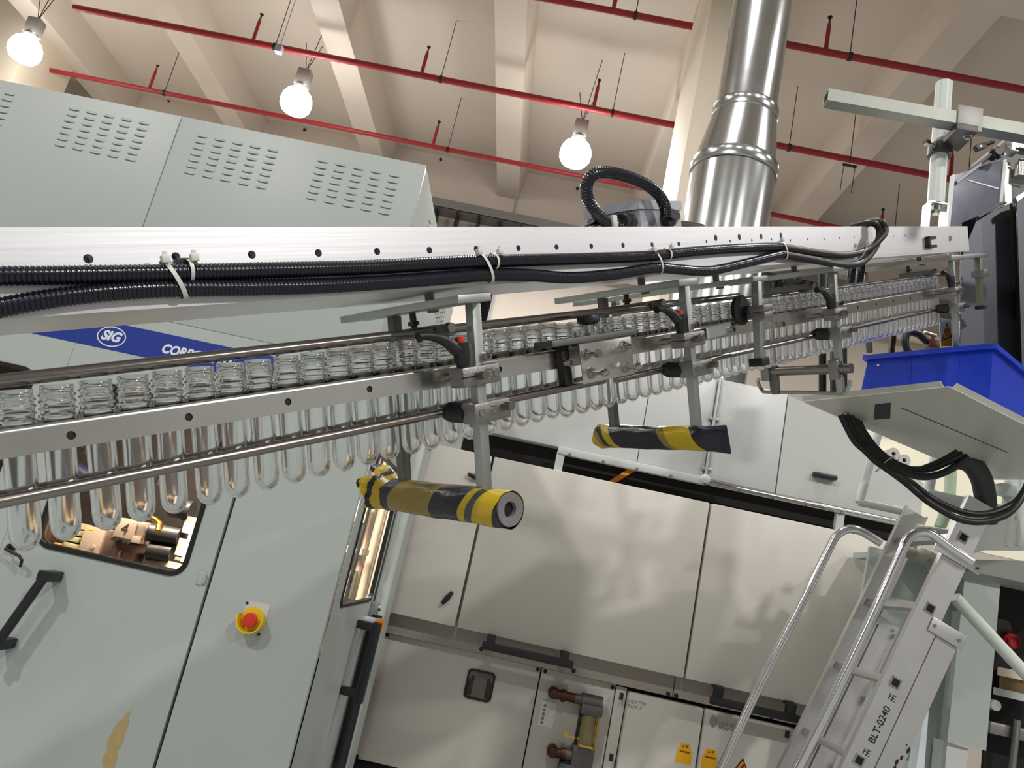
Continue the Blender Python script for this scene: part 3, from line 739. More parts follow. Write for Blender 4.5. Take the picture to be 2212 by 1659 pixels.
# strip between doors and lower panels
xa, xm, xe = -0.4958, 0.9053, XE
for x0, x1 in ((xa, xm - 0.002), (xm + 0.002, xe)):
    sp_ = part('strip_panel', B().box((x0, 3.86, zp_ + 0.004), (x1, OY + 0.03, zt_ - 0.2), 0.003), STRIP, oven, 'recessed strip below the doors')
for px in ((-0.0219, 3.8600, 1.1845), (0.4267, 3.8600, 1.1798), (0.8826, 3.8600, 1.1713), (0.9200, 3.8600, 1.1729), (1.3741, 3.8600, 1.1715)):
    b = B(); b.cyl((px[0], 3.86, px[2]), (px[0], 3.853, px[2]), 0.010, 10); part('screw', b, INK, oven)
# lower panels
l0, l1, l2, l3, l4 = -0.5350, 0.2781, 0.6454, 1.0617, XE
lp = []
for x0, x1, y0, nm in ((l0, l1 - 0.003, OY, 'lower_panel'), (l1 + 0.003, l2 - 0.004, OY, 'lower_panel')):
    lp.append(part(nm, B().box((x0, y0, 0.30 if x0 != l0 else 0.5881), (x1, OY + 0.02, zp_), 0.003), OVENP, oven, 'lower panel with small dark window' if x0 == l0 else 'lower panel behind the flow meter'))
part('upright', B().box((l2, OY - 0.01, 0.3), (l2 + 0.05, OY + 0.02, zp_ - 0.004), 0.003), OVENP, oven)
for x0, x1, lab in ((l2 + 0.055, l3 - 0.004, 'cabinet door marked Box 9'), (l3 + 0.004, l4, 'cabinet door marked Box 7')):
    lp.append(part('cabinet_door', B().box((x0, OY - 0.045, 0.3), (x1, OY + 0.02, zp_ - 0.014), 0.010), OVENP, oven, lab))
b = B()
for q in ((-0.4802, 3.9000, 1.1505), (0.2627, 3.9000, 1.1466), (0.2991, 3.9000, 1.1457), (0.6267, 3.9000, 1.1429), (-0.4856, 3.9000, 0.5964)):
    b = B(); b.cyl((q[0], OY, q[2]), (q[0], OY - 0.006, q[2]), 0.0095, 10); part('screw', b, INK, oven)
for q in ((0.6674, 3.8550, 1.1159), (0.6678, 3.8550, 0.8457), (1.4542, 3.8550, 1.1133)):
    b = B(); b.box((q[0] - 0.009, 3.846, q[2] - 0.016), (q[0] + 0.009, 3.86, q[2] + 0.016), 0.002); part('hinge', b, BLACK, lp[2], 'small black hinge')
q = (0.0050, 3.9000, 1.0194)
b = B(); o = rrect(0.135, 0.135, 0.022, 6); i_ = rrect(0.115, 0.115, 0.016, 6)
n = len(o)
for k in range(n):
    k2 = (k + 1) % n
    P = lambda t, y: (q[0] + t[0], y, q[2] + t[1])
    b.quad(P(o[k], OY), P(o[k2], OY), P(o[k2], OY - 0.008), P(o[k], OY - 0.008)); b.quad(P(o[k], OY - 0.008), P(o[k2], OY - 0.008), P(i_[k2], OY - 0.008), P(i_[k], OY - 0.008)); b.quad(P(i_[k], OY - 0.008), P(i_[k2], OY - 0.008), P(i_[k2], OY - 0.001), P(i_[k], OY - 0.001))
wn = part('gauge_window', b, RUBBER, lp[0], 'black framed gauge window')
b = B(); b.prism([(q[0] + x, OY - 0.0015, q[2] + z) for x, z in i_], (0, 0.001, 0)); part('gauge_back', b, mat('gauge_back', (120, 112, 104), 0.5), lp[0])
for sx in (-1, 1):
    b = B(); b.box((q[0] + sx * 0.045 - 0.012, OY - 0.007, q[2] - 0.05), (q[0] + sx * 0.045 + 0.012, OY - 0.001, q[2] + 0.02), 0.004); b.cyl((q[0] + sx * 0.038, OY - 0.006, q[2] + 0.028), (q[0] + sx * 0.038, OY - 0.001, q[2] + 0.028), 0.010, 12); part('gauge', b, DARKST, lp[0])
# notice, writing, stickers
def otext(s, px, size, y, m, par, lab, **k):
    return part('lettering', text_bm(s, size, Matrix.Translation((px[0], y, px[2])) @ Matrix.Rotation(PI / 2, 4, 'X'), ext=0.0003, **k), m, par, lab)
q = (0.3459, 3.9000, 0.9593)
b = B(); b.box((q[0] - 0.035, OY - 0.0012, q[2] - 0.055), (q[0] + 0.035, OY, q[2] + 0.06)); nt_ = part('notice', b, WHITE, lp[1], 'small printed notice')
b = B()
for k in range(5): b.cyl((q[0] - 0.018, OY - 0.002, q[2] + 0.036 - 0.019 * k), (q[0] - 0.018, OY - 0.001, q[2] + 0.036 - 0.019 * k), 0.0075, 10)
b.box((q[0] - 0.035, OY - 0.002, q[2] + 0.058), (q[0] + 0.035, OY - 0.001, q[2] + 0.060))
part('notice_print', b, PENCIL, lp[1])
otext('HEATER\nBOX 9', (0.7022, 3.8530, 1.0924), 0.0235, 3.8545, PENCIL, lp[2], 'handwritten grey marker words', shear=0.15)
otext('HEATER\nBOX 7', (1.1343, 3.8530, 1.0849), 0.0235, 3.8545, PENCIL, lp[3], 'handwritten grey marker words', shear=0.15)
q = (1.1083, 3.8530, 1.0979)
b = B(); b.prism([(q[0] + 0.019 * math.cos(t * 0.52) * (1 + 0.15 * math.sin(3 * t)), 3.8544, q[2] + 0.027 * math.sin(t * 0.52) * (1 + 0.12 * math.cos(2 * t))) for t in range(12)], (0, 0.0006, 0)); part('smudge', b, SMUDGE, lp[3], 'grey smudge')
for q, par in (((0.9967, 3.8530, 0.9297), lp[2]), ((1.1159, 3.8530, 0.9307), lp[3])):
    b = B(); b.prism([(q[0] + x, 3.854, q[2] + z) for x, z in ((-0.036, -0.042), (0.036, -0.042), (0.036, 0.012), (0.028, 0.02), (0.022, 0.045), (-0.022, 0.045), (-0.028, 0.02), (-0.036, 0.012))], (0, 0.001, 0)); st = part('sticker', b, YLAB, par, 'yellow sticker')
    b = B(); b.box((q[0] - 0.022, 3.8535, q[2] + 0.006), (q[0] + 0.024, 3.854, q[2] + 0.013))
    b.prism([(q[0] - 0.014, 3.8535, q[2] + 0.028), (q[0] - 0.002, 3.8535, q[2] + 0.028), (q[0] - 0.008, 3.8535, q[2] + 0.040)], (0, 0.0005, 0)); b.box((q[0] + 0.004, 3.8535, q[2] + 0.03), (q[0] + 0.014, 3.854, q[2] + 0.04)); part('sticker_print', b, mat('brown_print', (120, 76, 10), 0.6), par)
q = (1.2661, 3.8530, 0.9243)
b = B(); b.prism([(q[0] - 0.055, 3.8535, q[2] - 0.05), (q[0] + 0.055, 3.8535, q[2] - 0.05), (q[0], 3.8535, q[2] + 0.047)], (0, 0.001, 0)); part('warning_sign', b, INK, lp[3], 'electric shock warning triangle')
b = B(); b.prism([(q[0] - 0.045, 3.8528, q[2] - 0.044), (q[0] + 0.045, 3.8528, q[2] - 0.044), (q[0], 3.8528, q[2] + 0.036)], (0, 0.0008, 0)); part('warning_face', b, ORANGE, lp[3])
b = B(); b.prism([(q[0] + x * 0.9, 3.852, q[2] + z) for x, z in ((0.006, 0.02), (-0.014, -0.008), (-0.001, -0.006), (-0.010, -0.036), (0.014, 0.0), (0.002, -0.002), (0.014, 0.018))], (0, 0.0008, 0)); part('warning_bolt', b, INK, lp[3])
# upper panels, conduit and frame bars above the doors
u0, u1, u2, u3 = -0.2671, 0.5484, 0.8866, 1.2519
for x0, x1, m, lab in ((u0, u1 - 0.002, OVENG, 'upper panel behind the preforms'), (u1 + 0.002, u2 - 0.002, OVENG, 'upper panel above the orange strut'), (u2 + 0.002, u3 - 0.003, OVENG, 'upper panel beside the conduit')):
    part('upper_panel', B().box((x0, 3.84, zu_), (x1, OY + 0.03, ztop), 0.003), m, oven, lab)
up = part('upper_panel', B().prism([(u3 + 0.003, 3.84, zu_), (XE, 3.84, zu_), (XE, 3.84, 2.4190), (1.8540, 3.8400, 2.4785), (1.7413, 3.8400, 2.5531), (1.6154, 3.8400, 2.6283), (1.4947, 3.8400, 2.6662), (u3 + 0.003, 3.84, 2.7249)], (0, 0.05, 0)), mat('oven_glossy_paint', (198, 199, 196), 0.24), oven, 'glossy upper panel with sloping top and black grip')
q = (1.4771, 3.8300, 2.3459)
b = B(); b.box((q[0] - 0.058, 3.80, q[2] - 0.012), (q[0] + 0.058, 3.84, q[2] + 0.012), 0.008); part('grip', b, BLACK, up, 'black grip')
ux, uz = 0.8934, 2.1984
b = B(); b.cyl((ux, 3.825, uz), (ux, 3.825, ztop), 0.009, 10)
for z in (uz + 0.06, uz + 0.32): b.box((ux - 0.025, 3.825, z - 0.008), (ux + 0.025, 3.84, z + 0.008), 0.002)
part('conduit', b, ZINC, oven, 'thin conduit on the upper panels')
b = B(); b.lathe([(0.0, -0.028), (0.02, -0.02), (0.028, 0), (0.02, 0.02), (0, 0.028)], (ux - 0.005, 3.80, uz), (0, 1, 0), 20); part('ball_joint', b, OVENG, oven, 'round joint on the frame bar')
f0, f1, f2 = 0.1465, 1.5685, 1.8528
b = B(); b.box((f0, 3.79, uz - 0.026), (ux, 3.83, uz + 0.012), 0.004); fb = part('frame_bar', b, OVENG, oven, 'white frame bar over the doors')
b = B(); b.cyl((ux, 3.80, uz - 0.01), (f2 + 0.1, 3.80, uz - 0.01), 0.016, 14); part('frame_bar', b, BOLT, oven, 'bright round frame bar')
for x in (f0 + 0.018, f1): 
    b = B(); b.box((x - 0.02, 3.80, zt_ - 0.1), (x + 0.02, 3.83, uz - 0.01), 0.003); part('frame_post', b, OVENG, oven)
for x in (f0 + 0.06 + 0.17 * k for k in range(9)):
    b = B(); b.cyl((x, 3.80, uz - 0.02), (x, 3.782, uz - 0.02), 0.007, 8); part('screw', b, BOLT, oven)
q = (0.4867, 3.9000, 2.1388)
b = B(); M = Matrix.Translation((q[0], 3.91, q[2])) @ Matrix.Rotation(-0.75, 4, 'Y'); b.box((-0.10, 0, -0.013), (0.10, 0.012, 0.013), 0.001, M); part('strut', b, ORANGE, oven, 'orange strut in the dark gap')
part('end_panel', B().box((XE, OY - 0.05, 0.0), (XE + 0.02, 5.3, zu_)).box((XU, OY + 0.031, zu_), (XU + 0.01, 5.3, ztop - 0.02)), OVENG, oven)
part('plinth', B().box((xs0 - 0.1, OY + 0.01, 0.0), (XE, 5.2, 0.08)).box((xs0 - 0.1, OY - 0.0, 0.40), (l0 - 0.005, OY + 0.02, zp_ + 0.1)), VOID, oven)
# flow meter with corroded brass pipes on the lower panel
fm_ = thing('flow_meter', 'flow meter with amber sight glass and corroded brass pipes on the oven panel', 'flow meter', (0.5222, 3.8400, 0.9721))
q1, q2, q3, q4 = (0.3536, 3.8400, 1.0683), (0.4724, 3.8400, 1.0603), (0.3989, 3.8400, 0.8203), (0.4985, 3.8400, 0.8113)
for a, c in ((q1, q2), (q3, q4)):
    b = B(); z = (a[2] + c[2]) / 2 ; b.cyl((a[0], 3.90, z), (a[0], 3.84, z), 0.025, 14); b.lathe([(0, -0.027), (0.02, -0.02), (0.028, 0), (0.02, 0.02), (0, 0.027)], (a[0], 3.84, z), (0, 1, 0), 14)
    b.tube([(a[0], 3.84, z), (a[0] + 0.035, 3.84, z), (a[0] + 0.036, 3.84, z), (a[0] + 0.055, 3.84, z), (a[0] + 0.056, 3.84, z), (a[0] + 0.10, 3.84, z)], [0.022, 0.022, 0.029, 0.029, 0.022, 0.022], 14); part('brass_pipe', b, BRASS, fm_, 'corroded brass elbow')
zA, zB_ = (q1[2] + q2[2]) / 2, (q3[2] + q4[2]) / 2
xA = q2[0] + 0.01
b = B(); b.tube([(xA - 0.03, 3.84, zA), (xA, 3.84, zA), (xA + 0.001, 3.84, zA), (xA + 0.10, 3.84, zA)], [0.024, 0.024, 0.034, 0.034], 14); b.box((xA + 0.005, 3.80, zA - 0.055), (xA + 0.105, 3.88, zA - 0.01), 0.006); part('top_block', b, mat('tarnished_grey', (96, 92, 92), 0.5, 0.6, var=0.2, scale=60), fm_)
b = B(); b.tube([(xA - 0.03, 3.84, zB_), (xA + 0.08, 3.84, zB_)], 0.026, 14); b.box((xA + 0.0, 3.80, zB_ - 0.045), (xA + 0.10, 3.88, zB_ + 0.055), 0.006); b.cyl((xA + 0.03, 3.797, zB_ + 0.035), (xA + 0.03, 3.80, zB_ + 0.035), 0.012, 12); b.cyl((xA + 0.075, 3.797, zB_ + 0.035), (xA + 0.075, 3.80, zB_ + 0.035), 0.012, 12); part('bottom_block', b, MATS['tarnished_grey'], fm_)
b = B(); b.cyl((xA + 0.05, 3.84, zB_ + 0.055), (xA + 0.05, 3.84, zA - 0.055), 0.036, 20); part('sight_glass', b, mat('aged_amber_tube', (122, 110, 74), 0.18), fm_, 'amber sight glass tube')
for sx in (0.008, 0.095):
    b = B(); b.cyl((xA + sx, 3.83, zB_ + 0.05), (xA + sx, 3.83, zA - 0.05), 0.007, 10); part('tie_bar', b, GOLD if sx > 0.05 else DARKST, fm_)
b = B(); b.cyl((xA - 0.045, 3.83, zB_ + 0.09), (xA - 0.045, 3.82, zB_ + 0.09), 0.011, 12); b.box((xA - 0.045, 3.825, zB_ + 0.078), (xA + 0.02, 3.83, zB_ + 0.088)); b.box((xA + 0.02, 3.79, zB_ + 0.056), (xA + 0.085, 3.80, zB_ + 0.066)); part('bracket', b, GOLD, fm_)
b = B(); b.cyl((xA - 0.05, 3.82, zB_ - 0.06), (xA + 0.02, 3.82, zB_ - 0.06), 0.035, 16); b.cyl((xA - 0.02, 3.82, zB_ - 0.06), (xA - 0.02, 3.82, 0.3), 0.03, 16); part('outlet_hose', b, HOSE, fm_, 'black outlet hose')

# ================================================================== THE INCLINED PREFORM RAIL
# frame of the rail: x runs up along the rail, y sideways away from the aisle, z square to both
CF = Matrix(((0.64837, -0.69030, -0.32110, -0.45831), (0.61859, 0.72352, -0.30636, 0.74098), (0.44381, 0.0, 0.89612, 1.51177), (0, 0, 0, 1)))
def cthing(name, label, cat, loc, group=None): return thing(name, label, cat, loc, group, CF)
def csingle(name, b, m, label, cat, loc, group=None, smooth=35): return single(name, b, m, label, cat, loc, group, CF, smooth)

# --- aluminium support beam with rows of tapped holes
SB0, SB1, NB, NT = -0.08, 0.15, 0.1775, 0.2515
beam = cthing('support_beam', 'long brushed aluminium beam with a row of drilled holes above the preforms', 'beam', (1.0, 0.03, NB))
holes = [(0.0711 + 0.0786 * k, 0.2228 - 0.0015 * (k / 12.0), 0.0043) for k in range(-4, 13)]
T1 = 0.0711 + 0.0786 * 12.45
big = [(1.1357, 0.2305), (1.2205, 0.2314), (1.3047, 0.2315), (1.3880, 0.2326)]
sm = [(1.1031, 0.2241), (1.1851, 0.2239), (1.2668, 0.2246), (1.3453, 0.2255)]
hs = holes
b = B(); b.holed(-0.6, T1, NB, NT, hs, lambda t, n: (t, SB0, n), (0, 0.012, 0))
front = part('front_face', b, ALU, beam, 'drilled front face')
b = B()
b.holed(T1, 2.62, NB, NT, [(h[0], h[1], 0.0058) for h in big] + [(h[0], h[1], 0.0028) for h in sm] + [(q[0], q[1], 0.0028) for q in ((1.4266, 0.2225), (1.5081, 0.2235), (1.5881, 0.2236), (1.6687, 0.2249), (1.7516, 0.2251), (1.9997, 0.2262), (2.0815, 0.2267), (2.1609, 0.2273))], lambda t, n: (t, SB0, n), (0, 0.012, 0))
part('front_face', b, ALU, beam, 'far part of the drilled front face')
b = B()
b.quad((-0.6, SB0, NT), (2.62, SB0, NT), (2.62, SB1, NT), (-0.6, SB1, NT)); b.quad((-0.6, SB1, NB), (2.62, SB1, NB), (2.62, SB1, NT), (-0.6, SB1, NT))
b.quad((2.62, SB0, NB), (2.62, SB1, NB), (2.62, SB1, NT), (2.62, SB0, NT)); b.quad((-0.6, SB0, NB), (-0.6, SB1, NB), (-0.6, SB1, NT), (-0.6, SB0, NT))
b.box((-0.6, SB0 + 0.02, NB + 0.02), (2.6, SB0 + 0.022, NT - 0.01))
part('back_faces', b, ALU, beam)
j1, j2 = 0.63, 0.95
for x0, x1 in ((-0.6, j1 - 0.001), (j1 + 0.001, j2 - 0.001), (j2 + 0.001, 2.62)):
    b = B(); b.box((x0, SB0 + 0.0002, NB - 0.004), (x1, SB1, NB)); part('underside_plate', b, ALU, beam)
q = (2.2581, 0.2054)
b = B(); 
for dz in (-0.012, 0.012): b.box((q[0] - 0.03, SB0 - 0.012, q[1] + dz - 0.004), (q[0] + 0.03, SB0, q[1] + dz + 0.004))
b.box((q[0] - 0.03, SB0 - 0.012, q[1] - 0.016), (q[0] - 0.018, SB0, q[1] + 0.016)); part('clip', b, BLACK, beam, 'small black clip')

# --- guide plates that carry the preforms by their neck rings
def guide(label, sgn, t0, t1, n00, n01, n10, n11, hl=()):
    """n00, n01 bottom and top at t0; n10, n11 at t1"""
    s0 = -0.0178 * sgn
    lerp = lambda t, a, c: a + (c - a) * (t - t0) / (t1 - t0)
    g = cthing('guide_plate', label, 'guide rail', (t0, s0, n00), 'guide plates along the preforms')
    b = B()
    P = lambda t, n: (t, s0, lerp(t, n00, n10) + (n - 0.0) * (lerp(t, n01, n11) - 0.004 - lerp(t, n00, n10)))
    hh = [(t, 0.5, 0.0) for t in hl]
    if hl:
        cuts = [t0] + [(p + q) / 2 for p, q in zip(hl, hl[1:])] + [t1]
        for i, h in enumerate(hl):
            c0, c1 = cuts[i], cuts[i + 1]; cy = 0.52
            H = lerp(h, n01, n11) - 0.004 - lerp(h, n00, n10); r = 0.0042
            angs = sorted(set([round(2 * PI * k / 24, 5) for k in range(24)] + [round(math.atan2((y - cy) * H, x - h) % (2 * PI), 5) for x in (c0, c1) for y in (0, 1)]))
            inn, out = [], []
            for a in angs:
                cx, sy = math.cos(a), math.sin(a)
                k = min(((c1 if cx > 0 else c0) - h) / cx if abs(cx) > 1e-9 else 1e9, (((1 if sy > 0 else 0) - cy) * H) / sy if abs(sy) > 1e-9 else 1e9)
                inn.append(b.bm.verts.new(P(h + cx * r, cy + sy * r / H))); out.append(b.bm.verts.new(P(h + cx * k, cy + sy * k / H)))
            for j in range(len(angs)):
                j2_ = (j + 1) % len(angs); b.bm.faces.new((inn[j], inn[j2_], out[j2_], out[j]))
    else:
        b.quad(P(t0, 0), P(t1, 0), P(t1, 1), P(t0, 1))
    # rolled top lip
    arc = [(s0 + sgn * 0.004 * (1 - math.cos(a)), 0.004 * math.sin(a)) for a in [PI / 2 * k / 6 for k in range(7)]] + [(s0 + sgn * 0.0055, 0.004), (s0 + sgn * 0.0055, 0.0028), (s0 + sgn * 0.004, 0.0028), (s0 + sgn * 0.0015, 0.0)]
    N = 12
    rows = [[b.bm.verts.new((t, s, lerp(t, n01, n11) - 0.004 + dn)) for s, dn in arc] for t in [t0 + (t1 - t0) * k / N for k in range(N + 1)]]
    for A, C in zip(rows, rows[1:]):
        for i in range(len(arc) - 1): b.bm.faces.new((A[i], A[i + 1], C[i + 1], C[i]))
    part('plate', b, STAIN, g)
    b = B(); b.quad((t0, s0 + sgn * 0.0015, n00), (t1, s0 + sgn * 0.0015, n10), (t1, s0 + sgn * 0.0015, n11 - 0.004), (t0, s0 + sgn * 0.0015, n01 - 0.004)); part('back_face', b, DARKST, g)
    return g
G = [h[0] for h in ((0.0480, 0.0594), (0.1609, 0.0579), (0.2761, 0.0570), (0.3887, 0.0563), (0.6146, 0.0547))]
guide('polished guide plate nearest the photographer, five holes in view', 1, -0.45, 0.80, 0.0580, 0.0835, 0.0385, 0.0685, tuple([G[0] - 0.13, G[0] - 0.26] [::-1] + G))
G2 = [h[0] for h in ((1.8869, 0.0485), (2.0084, 0.0496), (2.1300, 0.0501), (2.2616, 0.0507))]
guide('polished guide plate on the far half of the rail, up to the dark hopper', 1, 0.93, 2.62, 0.0400, 0.0690, 0.0405, 0.0700, tuple(G2))
guide('guide plate hidden behind the preforms, facing the oven', -1, -0.45, 2.62, 0.0560, 0.0825, 0.0405, 0.0700)

# --- round rods
def rod(label, t0, n0, t1, n1, s, r=0.006, s1=None):
    b = B(); b.cyl((t0, s, n0), (t1, s if s1 is None else s1, n1), r, 18)
    return csingle('guide_rod', b, STEEL, label, 'rod', (t0, s, n0), 'steel rods along the preforms')
rod('brown steel rod below the guide plate, across the near preform bodies', -0.45, 0.0165, 0.842, 0.0065, -0.0205)
rod('brown steel rod across the preform bodies, starting at the splice with an open end', 0.872, 0.0030, 2.45, 0.0050, -0.0205)
rod('brown steel rod behind the preform bodies along the oven side', -0.45, 0.0150, 2.45, 0.0030, 0.0205)
rod('brown steel rod above the near preform necks', -0.45, 0.1235, 1.335, 0.1195, 0.001, 0.0068)
rod('brown steel rod above the far preform necks, near the hopper', 1.36, 0.1100, 2.62, 0.1100, 0.006, 0.0068)

# --- preforms: one lathe turned clear plastic preform, tip down, threaded neck up
def preform_mesh():
    out = [(0.0, -0.0405), (0.0030, -0.0402), (0.0065, -0.0386), (0.0100, -0.0355), (0.0124, -0.0312), (0.0135, -0.0262), (0.0138, -0.021), (0.0138, 0.058), (0.0137, 0.070), (0.0136, 0.0795), (0.0171, 0.0815), (0.0173, 0.0825), (0.0171, 0.0838), (0.0147, 0.0850),
           (0.0147, 0.0878), (0.0167, 0.0892), (0.0167, 0.0904), (0.0147, 0.0920), (0.0147, 0.0946), (0.0166, 0.0960), (0.0166, 0.0971), (0.0147, 0.0987), (0.0147, 0.1011), (0.0165, 0.1024), (0.0165, 0.1035), (0.0147, 0.1051), (0.0149, 0.1118), (0.0147, 0.1128)]
    inn = [(0.0134, 0.1128), (0.0131, 0.112), (0.0131, 0.088), (0.0114, 0.074), (0.0112, 0.060), (0.0112, -0.020), (0.0107, -0.0255), (0.0094, -0.0300), (0.0070, -0.0338), (0.0040, -0.0360), (0.0, -0.0368)]
    b = B(); b.lathe(out + inn, (0, 0, 0), (0, 0, 1), 20)
    return finish('preform', b, PET, 50)
PM = preform_mesh()
ONES = ['', 'first', 'second', 'third', 'fourth', 'fifth', 'sixth', 'seventh', 'eighth', 'ninth', 'tenth', 'eleventh', 'twelfth', 'thirteenth', 'fourteenth', 'fifteenth', 'sixteenth', 'seventeenth', 'eighteenth', 'nineteenth']
TENS = {2: ('twentieth', 'twenty'), 3: ('thirtieth', 'thirty'), 4: ('fortieth', 'forty'), 5: ('fiftieth', 'fifty'), 6: ('sixtieth', 'sixty'), 7: ('seventieth', 'seventy')}
def ordinal(k):
    if k < 20: return ONES[k]
    t, u = divmod(k, 10)
    return TENS[t][0] if u == 0 else TENS[t][1] + '-' + ONES[u]
random.seed(21)
TILT = math.radians(-4.6)
for k in range(0, 73):
    t = 0.010 + 0.03485 * k + random.uniform(-0.0008, 0.0008)
    o = bpy.data.objects.new('preform', PM); COL.objects.link(o)
    dn = 0.0 if k < 22 else (-0.004 if k < 40 else -0.0065)
    o.matrix_world = CF @ Matrix.Translation((t, random.uniform(-0.0008, 0.0008), 0.0842 + dn)) @ Matrix.Rotation(TILT * -1 + random.uniform(-0.012, 0.012), 4, 'Y') @ Matrix.Rotation(random.uniform(0, 6), 4, 'Z') @ Matrix.Translation((0, 0, -0.0842))
    tag(o, 'clear plastic preform on the rail, %s along from the photo\'s left edge' % ordinal(k + 1), 'preform', 'clear preforms hanging in the inclined rail')

# --- hanger brackets
def square(b, p0, p1, w, bev=0.0012):
    """square bar in the rail frame between two points, faces square to the rail"""
    p0, p1 = Vector(p0), Vector(p1); z = (p1 - p0).normalized(); y = Vector((0, 1, 0)); y = (y - z * y.dot(z)).normalized(); x = y.cross(z)
    b.box((-w / 2, -w / 2, 0), (w / 2, w / 2, (p1 - p0).length), bev, basis(p0, x, y, z)); return b
def socket(b, p, d, r=0.0075, h=0.010):
    """socket head screw with a hollow"""
    b.lathe([(r, 0), (r, h), (r * 0.62, h), (r * 0.62, h * 0.45), (0, h * 0.45)], p, d, 18); return b
def lever_bm(p, dx, sc=1.0):
    """curved clamping lever rising from p and sweeping towards -dx"""
    b = B(); p = Vector(p)
    b.tube([p, p + Vector((0, 0, 0.012)) * sc, p + Vector((0, 0, 0.034)) * sc], [0.0085 * sc, 0.011 * sc, 0.0115 * sc], 16)
    pts = [Vector((0.002, 0, 0.020)), Vector((-0.010, 0, 0.027)), Vector((-0.024, 0, 0.038)), Vector((-0.042, 0, 0.046)), Vector((-0.060, 0, 0.049)), Vector((-0.068, 0, 0.048))]
    P = smooth_path([p + Vector((q.x * dx, q.y, q.z)) * sc for q in pts], 5); n = len(P)
    b.tube(P, [sc * (0.0105 - 0.0055 * min(1, i / (n * 0.8)) + (0.002 if i > n * 0.85 else 0)) for i in range(n)], 14)
    return b
def stub_text(par, p, size):
    c = basis(p, (1, 0, 0), (0, 0, 1), (0, -1, 0)) @ Matrix.Rotation(-PI / 2, 4, 'Z')
    return part('cast_mark', text_bm('RK', size, c, ext=0.0006, bold=0.01, align='CENTER'), CAST, par, 'raised cast mark')
def bracket(label, t, ns, lean, bot, s0=-0.062, s1=0.115, bar=(0.052, 0.02), shift=0.0, lever=True, clamp=True, near_top=0.148, barn=(0.1475, 0.1592), zin=ZINC, dark=DZINC, post_w=0.0155, end=0.033, rodclamp=True):
    br = cthing('hanger_bracket', label, 'bracket', (t, 0, barn[0]), 'hanger brackets under the beam')
    T = lambda n: t + lean * (n - 0.15)
    b = B(); b.box((t - 0.026 - shift, s0 - end, barn[0]), (t + 0.031 - shift, s1 + 0.075, barn[1]), 0.0008); part('cross_bar', b, zin, br)
    b = B(); b.cyl((t, 0.03, barn[1]), (t, 0.03, 0.1737), 0.007, 12); b.cyl((t - 0.005, 0.02, barn[0]), (t - 0.005, 0.02, barn[0] - 0.004), 0.009, 6); part('spacer_block', b, dark, br)
    b = B(); square(b, (T(bot), s0, bot), (T(barn[0]), s0, barn[0]), post_w); pn_ = part('near_post', b, zin, br)
    b = B(); square(b, (T(bot) - 0.004, s1, bot), (T(barn[0]) - 0.004, s1, barn[0]), post_w); part('far_post', b, dark, br)
    b = B()
    for n_ in (0.095, 0.118): b.cyl((T(n_) - post_w / 2, s0, n_), (T(n_) - post_w / 2 - 0.0015, s0, n_), 0.004, 10)
    part('plug', b, BOLT, br)
    if rodclamp:
        b = B(); tt = t - 0.012; b.cyl((tt, 0.060, barn[0]), (tt, 0.060, 0.128), 0.005, 10); b.cyl((tt, 0.060, 0.133), (tt, 0.060, 0.139), 0.009, 6); b.cyl((tt, 0.06, 0.118), (tt, 0.06, 0.126), 0.0105, 12); part('threaded_stud', b, DARKST, br)
        b = B(); b.box((tt - 0.012, -0.013, 0.111), (tt + 0.013, 0.085, 0.1295), 0.001); rc = part('rod_clamp', b, dark, br, 'clamp block on the upper rod')
        b = B(); b.hexbolt((tt + 0.004, -0.013, 0.1235), (0, -1, 0), 0.0075, 0.008, washer=0.0); part('clamp_bolt', b, BOLT, rc)
    return br, T
